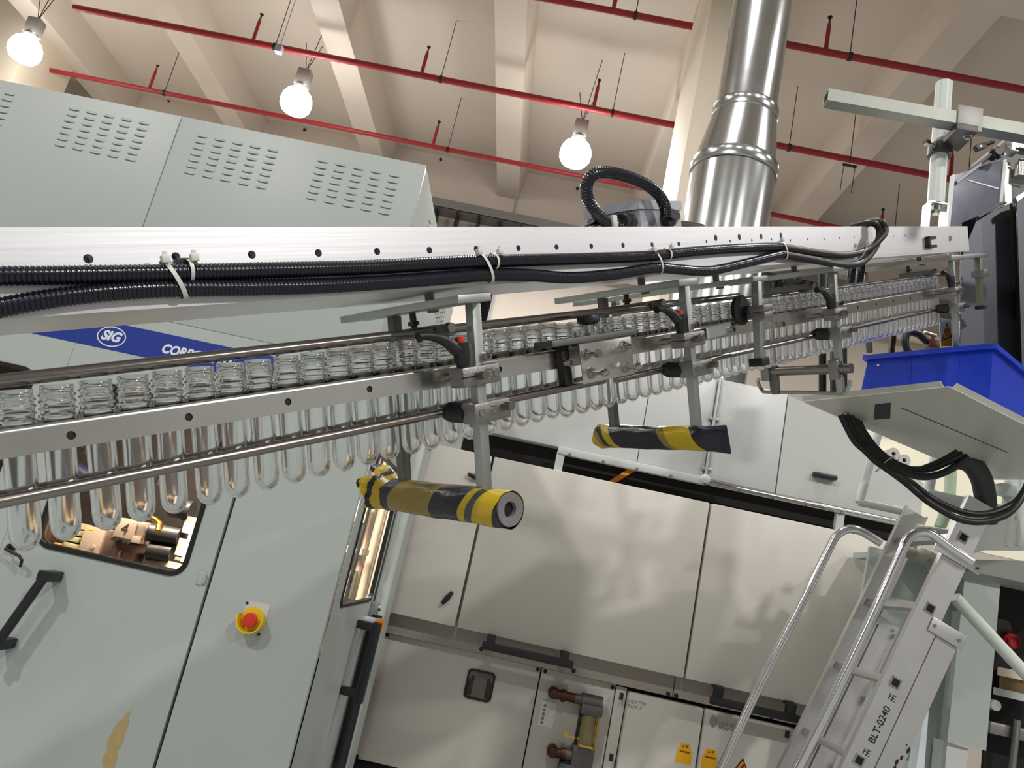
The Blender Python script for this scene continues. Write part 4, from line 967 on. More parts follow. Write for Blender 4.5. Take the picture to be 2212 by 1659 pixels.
def clamp_set(br, T, s0, nu, nl, lever_dx=1.0, red=True, mark=True, low=True, sc=1.0):
    """upper clamp with lever on the guide plate stub, lower clamp holding the rod"""
    t = T(nu)
    b = B(); b.box((t - 0.040 * sc, s0 - 0.019, nu - 0.0135), (t + 0.026 * sc, s0 + 0.012, nu + 0.0130), 0.004); uc = part('upper_clamp', b, CAST, br, 'cast clamp with lever')
    b = B(); b.box((t - 0.040 * sc, s0 - 0.0195, nu - 0.0012), (t - 0.010, s0 + 0.0125, nu + 0.0003)); part('clamp_slot', b, VOID, uc)
    b = B(); b.cyl((t - 0.014, s0 - 0.034, nu), (t - 0.014, -0.0180, nu), 0.0062, 18); part('stub_rod', b, STEEL, uc, 'short round rod to the guide plate')
    b = B(); socket(b, (t + 0.018, s0 - 0.019, nu), (0, -1, 0), 0.0058, 0.0012); socket(b, (t + 0.010, s0 - 0.004, nu + 0.0235), (0, -1, 0), 0.0065, 0.012); part('socket_screw', b, BOLT, uc)
    b = B(); lb = lever_bm((t - 0.026 * sc, s0 - 0.004, nu + 0.0125), lever_dx, sc * 0.98); lv_ = part('clamp_lever', lb, BLACK, br, 'black clamping lever')
    if red:
        b = B(); b.cyl((t - 0.026 * sc, s0 - 0.004, nu + 0.0125 + 0.033 * sc), (t - 0.026 * sc, s0 - 0.004, nu + 0.0125 + 0.041 * sc), 0.0062 * sc, 14); part('lever_cap', b, REDC, lv_, 'red push cap')
    if mark: stub_text(uc, (t + 0.006, s0 - 0.0192, nu + 0.000), 0.013)
    if low:
        t = T(nl)
        b = B(); b.box((t - 0.024, s0 - 0.020, nl - 0.0145), (t + 0.040, s0 + 0.010, nl + 0.0135), 0.0035); lc = part('lower_clamp', b, CAST, br, 'cast clamp on the lower rod')
        b = B(); b.cyl((t + 0.028, s0 - 0.036, nl + 0.003), (t + 0.028, s0 + 0.01, nl + 0.003), 0.0062, 18); part('stub_rod', b, STEEL, lc)
        b = B(); socket(b, (t - 0.012, s0 - 0.020, nl), (0, -1, 0), 0.0058, 0.0012); part('socket_screw', b, BOLT, lc)
        if mark: stub_text(lc, (t + 0.008, s0 - 0.0202, nl), 0.013)
        b = B(); b.tube([(t - 0.030, -0.0205, nl + 0.0035), (t - 0.022, -0.024, nl + 0.003), (t - 0.018, -0.030, nl + 0.002), (t - 0.012, s0 + 0.010, nl)], [0.0085, 0.0138, 0.0145, 0.0145], 16); part('rod_holder', b, BLACK, br, 'black plastic rod holder')
b1, T1_ = bracket('hanger bracket nearest the photographer, its posts ending in the open-ended striped foam', 0.540, 0, 0.085, -0.130, s1=0.118, shift=0.026, barn=(0.1515, 0.1622))
clamp_set(b1, T1_, -0.062, 0.0557, 0.0058)
b2, T2_ = bracket('hanger bracket over the fully wrapped striped foam, lever with red cap', 1.043, 0, 0.03, -0.128, s1=0.125, shift=0.036)
clamp_set(b2, T2_, -0.062, 0.0529, -0.0008)
b2b, T2b_ = bracket('hanger bracket with a round black stop wheel beside the lever bracket', 1.303, 0, 0.13, -0.012, s1=0.30, shift=0.047, barn=(0.143, 0.153), rodclamp=False)
b = B(); b.box((T2b_(0.09) - 0.016, -0.085, 0.068), (T2b_(0.09) + 0.020, -0.045, 0.0815), 0.002); b.box((T2b_(0.09) - 0.016, -0.085, 0.0825), (T2b_(0.09) + 0.020, -0.045, 0.096), 0.002); part('split_clamp', b, CAST, b2b, 'split clamp block')
b = B(); b.lathe([(0.0, -0.008), (0.026, -0.008), (0.031, -0.004), (0.031, 0.004), (0.026, 0.008), (0.0, 0.008)], (1.285, -0.030, 0.090), (0, 1, 0), 32); b.cyl((1.285, -0.03, 0.09), (1.285, -0.05, 0.09), 0.008, 12); part('stop_wheel', b, BLACK, b2b, 'round black stop wheel')
b = B(); b.box((T2b_(-0.02) - 0.015, -0.077, -0.026), (T2b_(-0.02) + 0.015, -0.047, -0.010), 0.001); part('post_foot', b, BLACK, b2b, 'black plastic foot')
b3, T3_ = bracket('hanger bracket with black lever above the hooked wire guard', 1.655, 0, 0.045, -0.135, s1=0.098, shift=0.040)
clamp_set(b3, T3_, -0.062, 0.0513, 0.0052, red=False, mark=False)
b4, T4_ = bracket('hanger bracket farthest up the rail, in front of the dark hopper', 2.50, 0, 0.06, -0.120, s1=0.20, end=0.0, barn=(0.150, 0.162))
clamp_set(b4, T4_, -0.062, 0.0553, 0.0032, red=False, mark=False)
b5 = cthing('stop_bracket', 'plain bracket with a black footed post against the hopper sheet', 'bracket', (2.76, -0.06, 0.15))
b = B(); b.box((2.46, -0.075, 0.150), (2.83, -0.045, 0.164), 0.001); part('cross_bar', b, ZINC, b5)
b = B(); square(b, (2.755, -0.062, -0.008), (2.765, -0.062, 0.15), 0.019); part('post', b, mat('olive_zinc', (150, 150, 128), 0.45, 1.0), b5)
b = B(); b.box((2.743, -0.076, -0.020), (2.773, -0.048, -0.008), 0.001); part('post_foot', b, BLACK, b5)
b = B(); b.box((2.742, -0.085, 0.085), (2.785, -0.045, 0.110), 0.002); part('split_clamp', b, CAST, b5)

# --- hooked wire guard under the third bracket
tq = T3_(-0.16)
gd = cthing('wire_guard', 'thick steel cross tube and hooked wire guard under the third bracket', 'guard', (tq, 0, -0.15))
qa, qb = (0.1299, -0.0775), (-0.0938, -0.0783)
b = B(); b.cyl((tq, qa[0] - 0.0, qa[1]), (tq, qb[0], qb[1]), 0.0115, 20); part('cross_tube', b, STEEL, gd)
qc, qd = (0.1170, -0.0756), (-0.0558, -0.0787)
for q, r in ((qc, 0.013), (qd, 0.018)):
    b = B(); b.box((tq - 0.018, q[0] - 0.012, q[1] - 0.024), (tq + 0.018, q[0] + 0.012, q[1] + 0.024), 0.006); c_ = part('tube_clamp', b, CAST, gd)
    b = B(); socket(b, (tq - 0.006, q[0] - 0.012, q[1] + 0.014), (0, -1, 0), 0.0055, 0.005); socket(b, (tq - 0.002, q[0] - 0.012, q[1] - 0.014), (0, -1, 0), 0.0055, 0.005); part('socket_screw', b, BOLT, c_)
qe, qf = (0.1431, -0.0936), (0.1377, -0.1271); qg, qh = (-0.0735, -0.1365), (-0.0880, -0.1074)
pts = [(tq, qe[0], qe[1]), (tq, qe[0] + 0.003, qe[1] - 0.012), (tq, qf[0], qf[1] + 0.003), (tq, qf[0] - 0.015, qf[1] - 0.002), (tq, (qf[0] + qg[0]) / 2, (qf[1] + qg[1]) / 2), (tq, qg[0] + 0.012, qg[1] - 0.0), (tq, qg[0] - 0.004, qg[1] + 0.008), (tq, qh[0], qh[1])]
b = B(); P = smooth_path(pts, 8); b.tube(P, 0.0045, 10); part('hooked_wire', b, BOLT, gd)
q = (0.1162, -0.1158); z1_, z2_ = qc[1], qf[1] - 0.002
b = B(); square(b, (tq, qc[0] - 0.012, z2_), (tq, qc[0] - 0.012, z1_), 0.014); part('guard_post', b, DZINC, gd)

# --- splice plates joining the guide plates at the middle
sp = cthing('splice_channel', 'stainless splice channel with four bolts and a black knob on its flat bar', 'splice plate', (0.82, -0.05, 0.045))
b = B(); x0, x1 = 0.757, 0.888; S0 = -0.05
prof = [(S0, 0.010), (S0, 0.076)]
b.box((x0, S0 - 0.001, 0.0105), (x1, S0 + 0.001, 0.0755), 0.0008); b.box((x0, S0, 0.0735), (x1, -0.020, 0.0755)); b.box((x0, S0, 0.0105), (x1, -0.020, 0.0125)); part('channel', b, STAIN, sp)
b = B(); b.box((0.690, -0.058, 0.0760), (0.898, -0.018, 0.0855), 0.001); part('flat_bar', b, DZINC, sp, 'flat bar on top of the channel')
b = B(); b.box((0.735, -0.0325, 0.012), (0.752, -0.0185, 0.074), 0.001); part('inner_plate', b, DARKST, sp)
def cbolt(p, ln, par, cone=False):
    b = B(); p = Vector(p)
    b.cyl(p, p + Vector((0, -0.0018, 0)), 0.0098, 20); b.cyl(p + Vector((0, -0.0018, 0)), p + Vector((0, -0.0075, 0)), 0.0080, 6)
    b.cyl(p, p + Vector((0, -ln, 0)), 0.0036, 12)
    if cone: b.lathe([(0.0055, 0), (0.0062, 0.004), (0.0060, 0.008), (0.003, 0.0125), (0, 0.0135)], p + Vector((0, -ln, 0)), (0, -1, 0), 14)
    else: b.cyl(p + Vector((0, -ln, 0)), p + Vector((0, -ln - 0.006, 0)), 0.0072, 6)
    return part('bolt', b, BOLT, par)
for (x, n_), cone in (((0.7680, 0.0562), False), ((0.8647, 0.0582), False), ((0.7761, 0.0257), True), ((0.8611, 0.0246), True)): cbolt((x, S0 - 0.001, n_), 0.024, sp, cone)
b = B(); socket(b, (0.742, -0.033, 0.047), (0, -1, 0), 0.0068, 0.010); part('socket_screw', b, BOLT, sp)
kx = 0.8031
b = B(); b.cyl((kx, -0.036, 0.0855), (kx, -0.036, 0.089), 0.010, 6); b.cyl((kx, -0.036, 0.089), (kx, -0.036, 0.105), 0.0075, 16); ks = part('knob_stem', b, BOLT, sp)
b = B(); b.lathe([(0, 0.101), (0.010, 0.102), (0.0185, 0.106), (0.019, 0.112), (0.017, 0.117), (0.010, 0.119), (0, 0.1195)], (kx, -0.036, 0), (0, 0, 1), 24); part('knob', b, BLACK, sp, 'black mushroom knob')
b = B()
for dx in (-0.024, 0.045): b.cyl((kx + dx, -0.030, 0.0855), (kx + dx, -0.030, 0.094), 0.006, 12)
b.cyl((0.70, -0.03, 0.084), (0.70, -0.03, 0.093), 0.006, 12)
part('cap_screw', b, BOLT, sp)
cv = cthing('cover_plate', 'small pale cover plate screwed to the guide beside the stop wheel', 'cover plate', (1.19, -0.03, 0.06))
pa, pb_, pc_ = (1.1587, 0.0655), (1.2502, 0.0695), (1.1593, 0.0429)
b = B(); b.prism([(pa[0], -0.026, pa[1]), (pb_[0], -0.026, pb_[1]), (pb_[0], -0.026, pb_[1] - (pa[1] - pc_[1])), (pa[0], -0.026, pc_[1])], (0, 0.002, 0)); b.prism([(pa[0], -0.026, pa[1]), (pb_[0], -0.026, pb_[1]), (pb_[0], -0.010, pb_[1]), (pa[0], -0.010, pa[1])], (0, 0, -0.0015)); part('plate', b, mat('milled_plate', (214, 218, 212), 0.4, 0.9), cv)
q = (1.2365, 0.0538)
b = B(); socket(b, (q[0], -0.026, q[1]), (0, -1, 0), 0.0068, 0.014); part('socket_screw', b, BOLT, cv)
q = (1.4536, 0.0506); cv2 = cthing('overlap_plate', 'polished overlap plate with one socket screw beside the wheel bracket', 'cover plate', (q[0], -0.02, q[1]))
q0_, q1_ = (1.4317, 0.0668), (1.6756, 0.0673)
b = B(); b.prism([(q0_[0], -0.0195, 0.070), (q1_[0], -0.0195, 0.071), (q1_[0], -0.0195, 0.040), (q0_[0], -0.0195, 0.039)], (0, 0.0012, 0)); part('plate', b, STAIN, cv2)
b = B(); socket(b, (q[0], -0.02, q[1] - 0.004), (0, -1, 0), 0.0068, 0.014); part('socket_screw', b, BOLT, cv2)

# --- striped foam bumpers on the bracket feet
def tape_uv(o, sa, sb, slant, cx, cz):
    me = o.data; uv = me.uv_layers.new(name='UVMap')
    for p in me.polygons:
        for li in p.loop_indices:
            v = me.vertices[me.loops[li].vertex_index].co
            a = math.atan2(v.z - cz, -(v.x - cx)) / PI          # -1 below .. 1 above, the seam lies on the far side
            uv.data[li].uv = (0.02 + 0.96 * (v.y - sa) / (sb - sa) + slant * a, a)
def bumper(label, t, n, sa, sb, R, hole, openend):
    bu = cthing('foam_bumper', label, 'foam bumper', (t, (sa + sb) / 2, n), 'striped foam bumpers under the rail')
    b = B(); N = 36; seg = 40; random.seed(int(t * 1000)); rows = []
    for i in range(N + 1):
        s = sa + (sb - sa) * i / N
        row = []
        for k in range(seg):
            a = 2 * PI * k / seg
            r = R * (1 + 0.025 * math.sin(3 * a + i * 0.35) + 0.018 * math.sin(7 * a - i * 0.8))
            e_ = 0.0
            if not openend:
                e0, e1 = i / N, 1 - i / N
                e_ = max(0, 1 - e0 / 0.16) + max(0, 1 - e1 / 0.12)
            flat = 1 + 0.06 * min(1, e_)
            wr = 1 + 0.09 * e_ * math.sin(5 * a + 2.0)
            row.append(b.bm.verts.new((t + r * wr * math.cos(a) * (1 - 0.6 * min(1, e_)), s + 0.007 * e_ * math.sin(2 * a + 1), n + r * wr * math.sin(a) * flat)))
        rows.append(row)
    for A, C in zip(rows, rows[1:]):
        for k in range(seg): b.bm.faces.new((A[k], A[(k + 1) % seg], C[(k + 1) % seg], C[k]))
    if not openend:
        b.bm.faces.new(rows[0]); b.bm.faces.new(rows[-1])
    o = part('tape_wrap', b, TAPE1 if openend else TAPE2, bu, 'yellow and black hazard tape')
    loc = LOC[bu.name]; tape_uv(o, sa - loc.y, sb - loc.y, 0.14 if openend else -0.15, 0, 0)
    if openend:
        b = B(); b.lathe([(hole, 0.10), (hole, 0.003), (hole + 0.001, 0.0), (R * 0.88, -0.001), (R * 0.93, 0.003), (R * 0.93, sb - sa - 0.01), (0, sb - sa - 0.01)], (t, sa, n), (0, 1, 0), 36); part('foam_tube', b, FOAM, bu, 'grey foam with a round hole')
        b = B(); b.lathe([(0.0, 0.006), (hole * 0.99, 0.006)], (t, sa, n), (0, 1, 0), 24); part('hole_shade', b, VOID, bu)  # black disc paints the shade inside the foam tube's opening
        b = B(); random.seed(5); rows = []; NS = 40      # crumpled loose tape end
        for i in range(7):
            row = []
            for k in range(NS):
                a = 2 * PI * k / NS
                j = i / 6.0
                r = R * (0.97 + 0.30 * j + 0.20 * j * math.sin(2 * a + 0.6) + 0.10 * j * math.sin(5 * a + 1.2) + 0.09 * j * math.sin(11 * a + 0.7 * i) + random.uniform(-0.07, 0.07) * j)
                row.append(b.bm.verts.new((t + r * math.cos(a), sb - 0.012 + 0.045 * j + 0.012 * j * math.sin(5 * a), n + r * math.sin(a) + (0.012 * j if math.sin(a) > 0 else 0.008 * j))))
            rows.append(row)
        for A, C in zip(rows, rows[1:]):
            for k in range(NS): b.bm.faces.new((A[k], A[(k + 1) % NS], C[(k + 1) % NS], C[k]))
        o = part('loose_tape', b, TAPE3, bu, 'crumpled loose tape end', 20); tape_uv(o, sb - 0.02 - loc.y, sb + 0.05 - loc.y, 0.22, 0, 0)
    return bu
k1 = (-0.1180, -0.1209)
bumper('striped foam bumper with an open grey end and crumpled tape at the other', 0.512, -0.1215, -0.117, 0.158, 0.0250, 0.0098, True)
bumper('striped foam bumper fully wrapped with both ends taped shut', 1.030, -0.1275, -0.122, 0.172, 0.0228, 0.0, False)

# --- black conduits tied along the beam
def conduit(label, pts, r, ribbed=True, smooth_from=None, nm='corrugated_conduit'):
    P0 = pts[0]
    c = cthing(nm, label, 'conduit', P0, 'black conduits along the beam')
    cut = smooth_from if smooth_from else len(pts)
    pp, rr = corrugated(pts[:cut], r, 0.0042, 0.0009, 14)
    b = B(); b.tube(pp, rr, 14); part('ribbed_hose', b, CONDM, c)
    if smooth_from:
        b = B(); b.tube(smooth_path(pts[cut - 1:], 10), r * 0.93, 14); part('smooth_hose', b, HOSE, c, 'smooth black hose end')
    return c
SA, SBc = -0.0905, -0.0905
cA = [(p[0], s, p[1]) for p, s in (((-0.0209, 0.2095), SA), ((-0.0015, 0.2091), SA), ((0.0508, 0.2076), SA), ((0.1434, 0.2058), SA), ((0.2496, 0.2043), SA), ((0.3659, 0.2030), SA), ((0.5077, 0.2044), SA), ((0.5904, 0.2037), SA), ((0.7337, 0.2021), SA), ((0.9067, 0.2016), SA), ((1.0441, 0.2061), SA), ((1.2029, 0.2087), SA), ((1.3606, 0.2084), SA),
      ((1.5130, 0.1935), SA), ((1.6656, 0.1835), SA), ((1.7807, 0.1922), -0.095), ((1.8416, 0.2202), -0.11), ((1.8663, 0.2394), -0.11), ((1.8624, 0.2606), -0.10), ((1.8893, 0.2685), -0.04))]
conduit('black conduit tied along the beam, upper of the two, looping up beside the white post', cA, 0.0088, True, 13)
cB = [(p[0], s, p[1]) for p, s in (((-0.0256, 0.1774), SA), ((-0.0054, 0.1824), SA), ((0.0369, 0.1879), SA), ((0.0866, 0.1907), SA), ((0.1432, 0.1905), SA), ((0.2210, 0.1872), SA), ((0.3021, 0.1848), SA), ((0.4024, 0.1845), SA), ((0.5046, 0.1860), SA), ((0.5533, 0.1863), SA), ((0.6317, 0.1817), SA), ((0.7134, 0.1747), SA), ((0.8171, 0.1757), SA), ((0.9223, 0.1812), SA), ((0.9886, 0.1764), SA), ((1.0823, 0.1702), SA), ((1.1970, 0.1780), SA), ((1.3615, 0.1933), SA),
      ((1.4878, 0.1791), SA), ((1.6481, 0.1606), SA), ((1.7585, 0.1645), SA), ((1.8324, 0.1968), -0.095), ((1.8568, 0.2355), -0.10), ((1.8416, 0.2582), -0.09), ((1.8413, 0.2573), -0.04))]
conduit('black conduit tied along the beam, lower of the two, sagging between the ties', cB, 0.0088, True, 18)
# smooth cables hanging out of the loop behind the rail
cC = [(p[0], s, p[1]) for p, s in (((1.8199, 0.2524), -0.086), ((1.7910, 0.2209), -0.090), ((1.7251, 0.1777), -0.092), ((1.6944, 0.1569), -0.092))]
def drop(label, x, y, ln, r, tops, lean=0.0):
    b = B(); pts, rr = corrugated([(x, y, tops), (x + lean * 0.3, y, tops - ln * 0.5), (x + lean, y, tops - ln)], r, 0.0055, 0.0012, 12); b.tube(pts, rr, 12)
    return single('hanging_conduit', b, CONDM, label, 'conduit', (x, y, tops), 'black conduits hanging below the beam')
for lab, q, ln, r in (('black ribbed conduit hanging behind the nearest bracket post', (-0.1284, 1.2712, 2.0195), 0.075, 0.0125), ('black ribbed conduit hanging beneath the hose loop, behind the rod', (0.8759, 2.2429, 2.7180), 0.10, 0.013), ('second black ribbed conduit hanging beneath the hose loop', (0.9193, 2.2796, 2.7435), 0.10, 0.013)):
    drop(lab, q[0], q[1], ln, r, q[2])
q = (0.9410, 2.7060, 2.8570); q2 = (1.0446, 2.8100, 2.4455)
b = B(); b.cyl((q[0], q[1], q[2] + 0.1), (q2[0], q2[1], q2[2] - 0.02), 0.014, 12); single('cable_drop', b, HOSE, 'thin black cable dropping behind the wire guard', 'cable', q)
q = (1.0449, 2.7179, 2.6130); q2 = (1.0888, 2.7608, 2.4433)
b = B(); b.tube([(q[0] + 0.02, q[1], q[2] + 0.12), (q[0], q[1], q[2]), (q2[0], q2[1], q2[2] - 0.05)], 0.030, 14); single('cable_drop', b, HOSE, 'thick black hose dropping behind the wire guard', 'hose', q)

# cable ties round the conduits
def tie(label, t, nm_, h, w=0.0034, head=(-0.012, 0.018), tilt=0.0):
    ct = cthing('cable_tie', label, 'cable tie', (t, -0.0905, nm_), 'nylon cable ties on the beam')
    b = B(); n = 28; R = []
    for k in range(n):
        a = 2 * PI * k / n
        y = -0.0905 + 0.0108 * math.cos(a) * -1; z = nm_ + h * math.sin(a)
        y = max(y, -0.1012) if y < -0.0905 else min(y, -0.0806)
        R.append((t + tilt * math.sin(a), y, z))
    for k in range(n):
        (x0, y0, z0), (x1, y1, z1_) = R[k], R[(k + 1) % n]
        b.quad((x0 - w, y0, z0), (x0 + w, y0, z0), (x1 + w, y1, z1_), (x1 - w, y1, z1_))
    part('strap', b, TIE, ct)
    b = B(); b.box((t + tilt + head[0] - 0.004, -0.102, nm_ + h - 0.003), (t + tilt + head[0] + 0.004, -0.095, nm_ + h + 0.004), 0.0012); b.box((t + tilt + head[0] - 0.002, -0.100, nm_ + h + 0.004), (t + tilt + head[0] + 0.002, -0.0985, nm_ + h + 0.0075)); part('tie_head', b, TIE, ct)
    return ct
for lab, q, h, hd_, tl in (('long nylon tie round both conduits, nearest the photographer', (0.1405, 0.1987), 0.0188, 0.0, -0.008),
                           ('short nylon tie on the upper conduit beside the near long tie', (0.1561, 0.2071), 0.0112, 0.004, 0.0),
                           ('long nylon tie round both conduits above the nearest bracket', (0.5448, 0.1953), 0.0200, -0.006, -0.008),
                           ('short nylon tie on the upper conduit above the nearest bracket', (0.5612, 0.2034), 0.0115, 0.006, 0.0),
                           ('long nylon tie round both conduits above the second bracket', (0.9280, 0.1910), 0.0195, -0.006, -0.008),
                           ('short nylon tie on the upper conduit above the second bracket', (0.9592, 0.2025), 0.0115, 0.006, 0.0),
                           ('nylon tie where the ribbed conduits become smooth hoses', (1.3670, 0.2007), 0.0200, -0.006, -0.006)):
    tie(lab, q[0], q[1], h, 0.0019 if h < 0.015 else 0.0024, (hd_, 0), tl)
q = (1.7569, 0.1895)
tie('nylon tie binding the hose loop beside the white post', q[0], q[1], 0.022, 0.0022, (0, 0), 0.03)
b = B(); q = (0.1552, 0.2145); b.box((q[0] - 0.008, -0.088, q[1] - 0.006), (q[0] + 0.012, -0.080, q[1] + 0.006), 0.001); csingle('tie_base', b, BLACK, 'black tie base stuck to the beam at the near ties', 'tie base', (q[0], -0.08, q[1]))

# --- junction box on the beam with its looped conduit
q = (1.0022, 0.2737)
jx = q[0]; jb = cthing('junction_box', 'grey junction box with chamfered lid sitting on the beam', 'junction box', (jx, 0.0, NT))
b = B(); oc = [(-0.055, 0.0), (0.072, 0.0), (0.072, 0.055), (-0.055, 0.055)]
body = [(jx - 0.050, -0.050), (jx + 0.072, -0.050), (jx + 0.072, 0.05), (jx - 0.072, 0.05), (jx - 0.072, -0.02)]
b.prism([(x, y, NT) for x, y in body], (0, 0, 0.034)); part('box_body', b, BOXG, jb)
lidp = [(jx - 0.054, -0.053), (jx + 0.075, -0.053), (jx + 0.075, 0.053), (jx - 0.076, 0.053), (jx - 0.076, -0.022)]
b = B(); b.prism([(x, y, NT + 0.035) for x, y in lidp], (0, 0, 0.016)); part('box_lid', b, BOXG, jb)
g1 = (jx - 0.052, -0.03, NT + 0.017); g2 = (1.0255, 0.2713)
b = B(); b.tube([(jx - 0.06, -0.034, NT + 0.016), (jx - 0.085, -0.044, NT + 0.015), (jx - 0.086, -0.044, NT + 0.015), (jx - 0.105, -0.05, NT + 0.014)], [0.015, 0.015, 0.0125, 0.0125], 16); part('cable_gland', b, BLACK, jb)
b = B(); b.tube([(g2[0], -0.050, NT + 0.019), (g2[0], -0.064, NT + 0.019), (g2[0], -0.065, NT + 0.019), (g2[0] - 0.002, -0.072, NT + 0.023)], [0.016, 0.016, 0.012, 0.012], 16); part('cable_gland', b, BLACK, jb)
lp_ = [(0.9954, 0.2702), (0.9896, 0.2918), (0.9714, 0.3160), (0.9265, 0.3326), (0.8730, 0.3420), (0.8376, 0.3400), (0.8213, 0.3243), (0.8194, 0.3008), (0.8321, 0.2764), (0.8591, 0.2626), (0.8848, 0.2577), (0.9078, 0.2616)]
ss = [-0.072, -0.075, -0.07, -0.065, -0.06, -0.055, -0.05, -0.05, -0.055, -0.05, -0.048, -0.046]
ck = cthing('looped_conduit', 'black ribbed conduit looping above the beam into the junction box', 'conduit', (lp_[0][0], -0.07, lp_[0][1]))
pp, rr = corrugated([(p[0], s, p[1]) for p, s in zip(lp_, ss)], 0.0105, 0.0042, 0.0010, 14)
b = B(); b.tube(pp, rr, 14); part('ribbed_hose', b, CONDM, ck)
q = (0.8657, 0.2596)
b = B(); b.box((q[0] - 0.006, -0.064, NT), (q[0] + 0.006, -0.036, q[1] + 0.014), 0.002); part('tie_strap', b, TIE, ck, 'pale nylon tie')
q = (0.8588, 0.2599)
b = B(); b.tube([(q[0] - 0.045, -0.04, NT + 0.003), (q[0] - 0.02, -0.042, NT + 0.009), (q[0] + 0.01, -0.045, NT + 0.013), (q[0] + 0.03, -0.046, NT + 0.013)], [0.004, 0.009, 0.012, 0.011], 12); part('conduit_tail', b, CONDM, ck)
b = B(); b.tube([(jx + 0.07, -0.02, NT + 0.012), (jx + 0.11, -0.03, NT + 0.012), (jx + 0.17, -0.03, NT + 0.006)], 0.008, 10); csingle('box_cable', b, HOSE, 'short black cable leaving the junction box along the beam', 'cable', (jx + 0.07, -0.02, NT + 0.012))

# ================================================================== AT THE TOP OF THE RAIL
# white post with a square cross arm, on a channel foot standing on the beam
pb = Vector((1.0642, 2.1354, 2.8944)); ptz = 3.3489 - 0.03
wp = thing('white_post', 'white round post with a grey square cross arm, standing on the beam end', 'post', (pb.x, pb.y, pb.z - 0.07))
b = B(); b.tube([(pb.x, pb.y, pb.z), (pb.x - 0.012, pb.y - 0.01, ptz)], 0.0245, 28); part('post_tube', b, FRAMEP, wp)
b = B(); w_, z0, z1 = 0.029, pb.z, pb.z - 0.09
b.box((pb.x - w_, pb.y - 0.022, z0 - 0.005), (pb.x + w_, pb.y + 0.022, z0)); b.box((pb.x - w_, pb.y - 0.022, z1), (pb.x - w_ + 0.005, pb.y + 0.022, z0 - 0.004)); b.box((pb.x + w_ - 0.005, pb.y - 0.022, z1 - 0.03), (pb.x + w_, pb.y + 0.022, z0 - 0.004)); part('channel_foot', b, ZINC, wp, 'zinc channel foot')
b = B(); b.hexbolt((pb.x + 0.002, pb.y, z0 - 0.005), (0, 0, -1), 0.011, 0.012, 0.012, 0.007, 0.016); part('bolt', b, BOLT, wp)
b = B(); b.hexbolt((pb.x + w_, pb.y - 0.005, z1 - 0.015), (1, 0, 0), 0.010, 0.010, 0.010, 0.007, 0.013); part('bolt', b, BOLT, wp)
ya = pb.y - 0.085
a0, a1 = (0.6648, 2.0600, 3.1260), (1.3946, 2.0600, 3.1265)
a0 = Vector((a0[0], ya, a0[2])); a1 = Vector((a1[0] + 0.2, ya - 0.02, a1[2] + 0.0))
b = B(); H = 0.0205; d_ = (a1 - a0).normalized(); up_ = Vector((0, 0, 1)); up_ = (up_ - d_ * up_.dot(d_)).normalized(); sd_ = d_.cross(up_)
MB = basis(a0, d_, sd_, up_); Ln = (a1 - a0).length; t_ = 0.003
for lo, hi in (((0, -H, -H), (Ln, -H + t_, H)), ((0, H - t_, -H), (Ln, H, H)), ((0, -H + t_, -H), (Ln, H - t_, -H + t_)), ((0, -H + t_, H - t_), (Ln, H - t_, H))): b.box(lo, hi, 0, MB)
part('square_arm', b, mat('dull_zinc_tube', (152, 156, 148), 0.5, 0.55, var=0.18, scale=10), wp, 'grey square tube with an open end')
cc = a0 + d_ * ((pb.x + 0.02 - a0.x) / d_.x)
MC = basis(cc, d_, sd_, up_)
b = B(); b.box((-0.036, 0.0206 if sd_.y < 0 else -0.0256, -0.040), (0.036, 0.0256 if sd_.y < 0 else -0.0206, 0.040), 0.001, MC); part('clamp_plate', b, mat('dull_clamp_zinc', (140, 138, 134), 0.5, 0.8, var=0.1, scale=20), wp, 'square clamp plate')
b = B(); b.box((-0.036, -0.080, -0.044), (0.026, 0.026, -0.0215), 0.002, MC); b.lathe([(0.0246, -0.03), (0.034, -0.03), (0.034, 0.004), (0.0246, 0.004)], (pb.x - 0.004, pb.y - 0.004, cc.z - 0.035), (0, 0, 1), 24, True); part('clamp_ring', b, mat('dark_clamp_casting', (92, 90, 88), 0.5, 0.7, var=0.12, scale=40), wp)
for p_, d__, r_1, h_1, k_1 in (((pb.x - 0.034, pb.y - 0.02, cc.z - 0.045), (-1, -0.3, 0.1), 0.011, 0.014, 0.016), (MC @ Vector((0.010, 0.0, 0.0205)), up_, 0.009, 0.018, 0.012), (MC @ Vector((0.01, 0.0, -0.044)), -up_, 0.008, 0.008, 0)):
    b = B(); b.hexbolt(p_, d__, r_1, h_1, k_1, 0.007, 0.013); part('bolt', b, BOLT, wp)

# stainless preform hopper
HYP = 2.47
hp = thing('preform_hopper', 'dark stainless hopper with a smoky tinted window at the top of the rail', 'hopper', (1.5, 2.6, 2.3))
def poly(pts, y, th, m, nm, lab=None, par=None):
    b = B(); b.prism([(p[0], y, p[2]) for p in pts], (0, th, 0)); return part(nm, b, m, par or hp, lab)
main = [(1.3809, 2.4700, 3.0888), (1.4965, 2.4700, 3.1746), (1.5347, 2.4700, 2.8911), (1.5710, 2.4700, 2.5602), (1.3539, 2.4700, 2.5131), (1.3344, 2.4700, 2.9174)]
poly([(1.3526, 2.5200, 3.1150), (1.4248, 2.5200, 3.1309), (1.4624, 2.5200, 2.5502), (1.3751, 2.5200, 2.5312)], 2.52, 0.003, HOPPER, 'sheet', 'inner stainless sheet')
poly(main, 2.47, 0.004, HOPPER, 'sheet', 'front stainless sheet')
poly([(1.4921, 2.4600, 3.1684), (1.5013, 2.4600, 3.1796), (1.5585, 2.4600, 2.5548), (1.5463, 2.4600, 2.5522)], 2.46, 0.05, DARKST, 'corner_edge', 'dark corner edge')
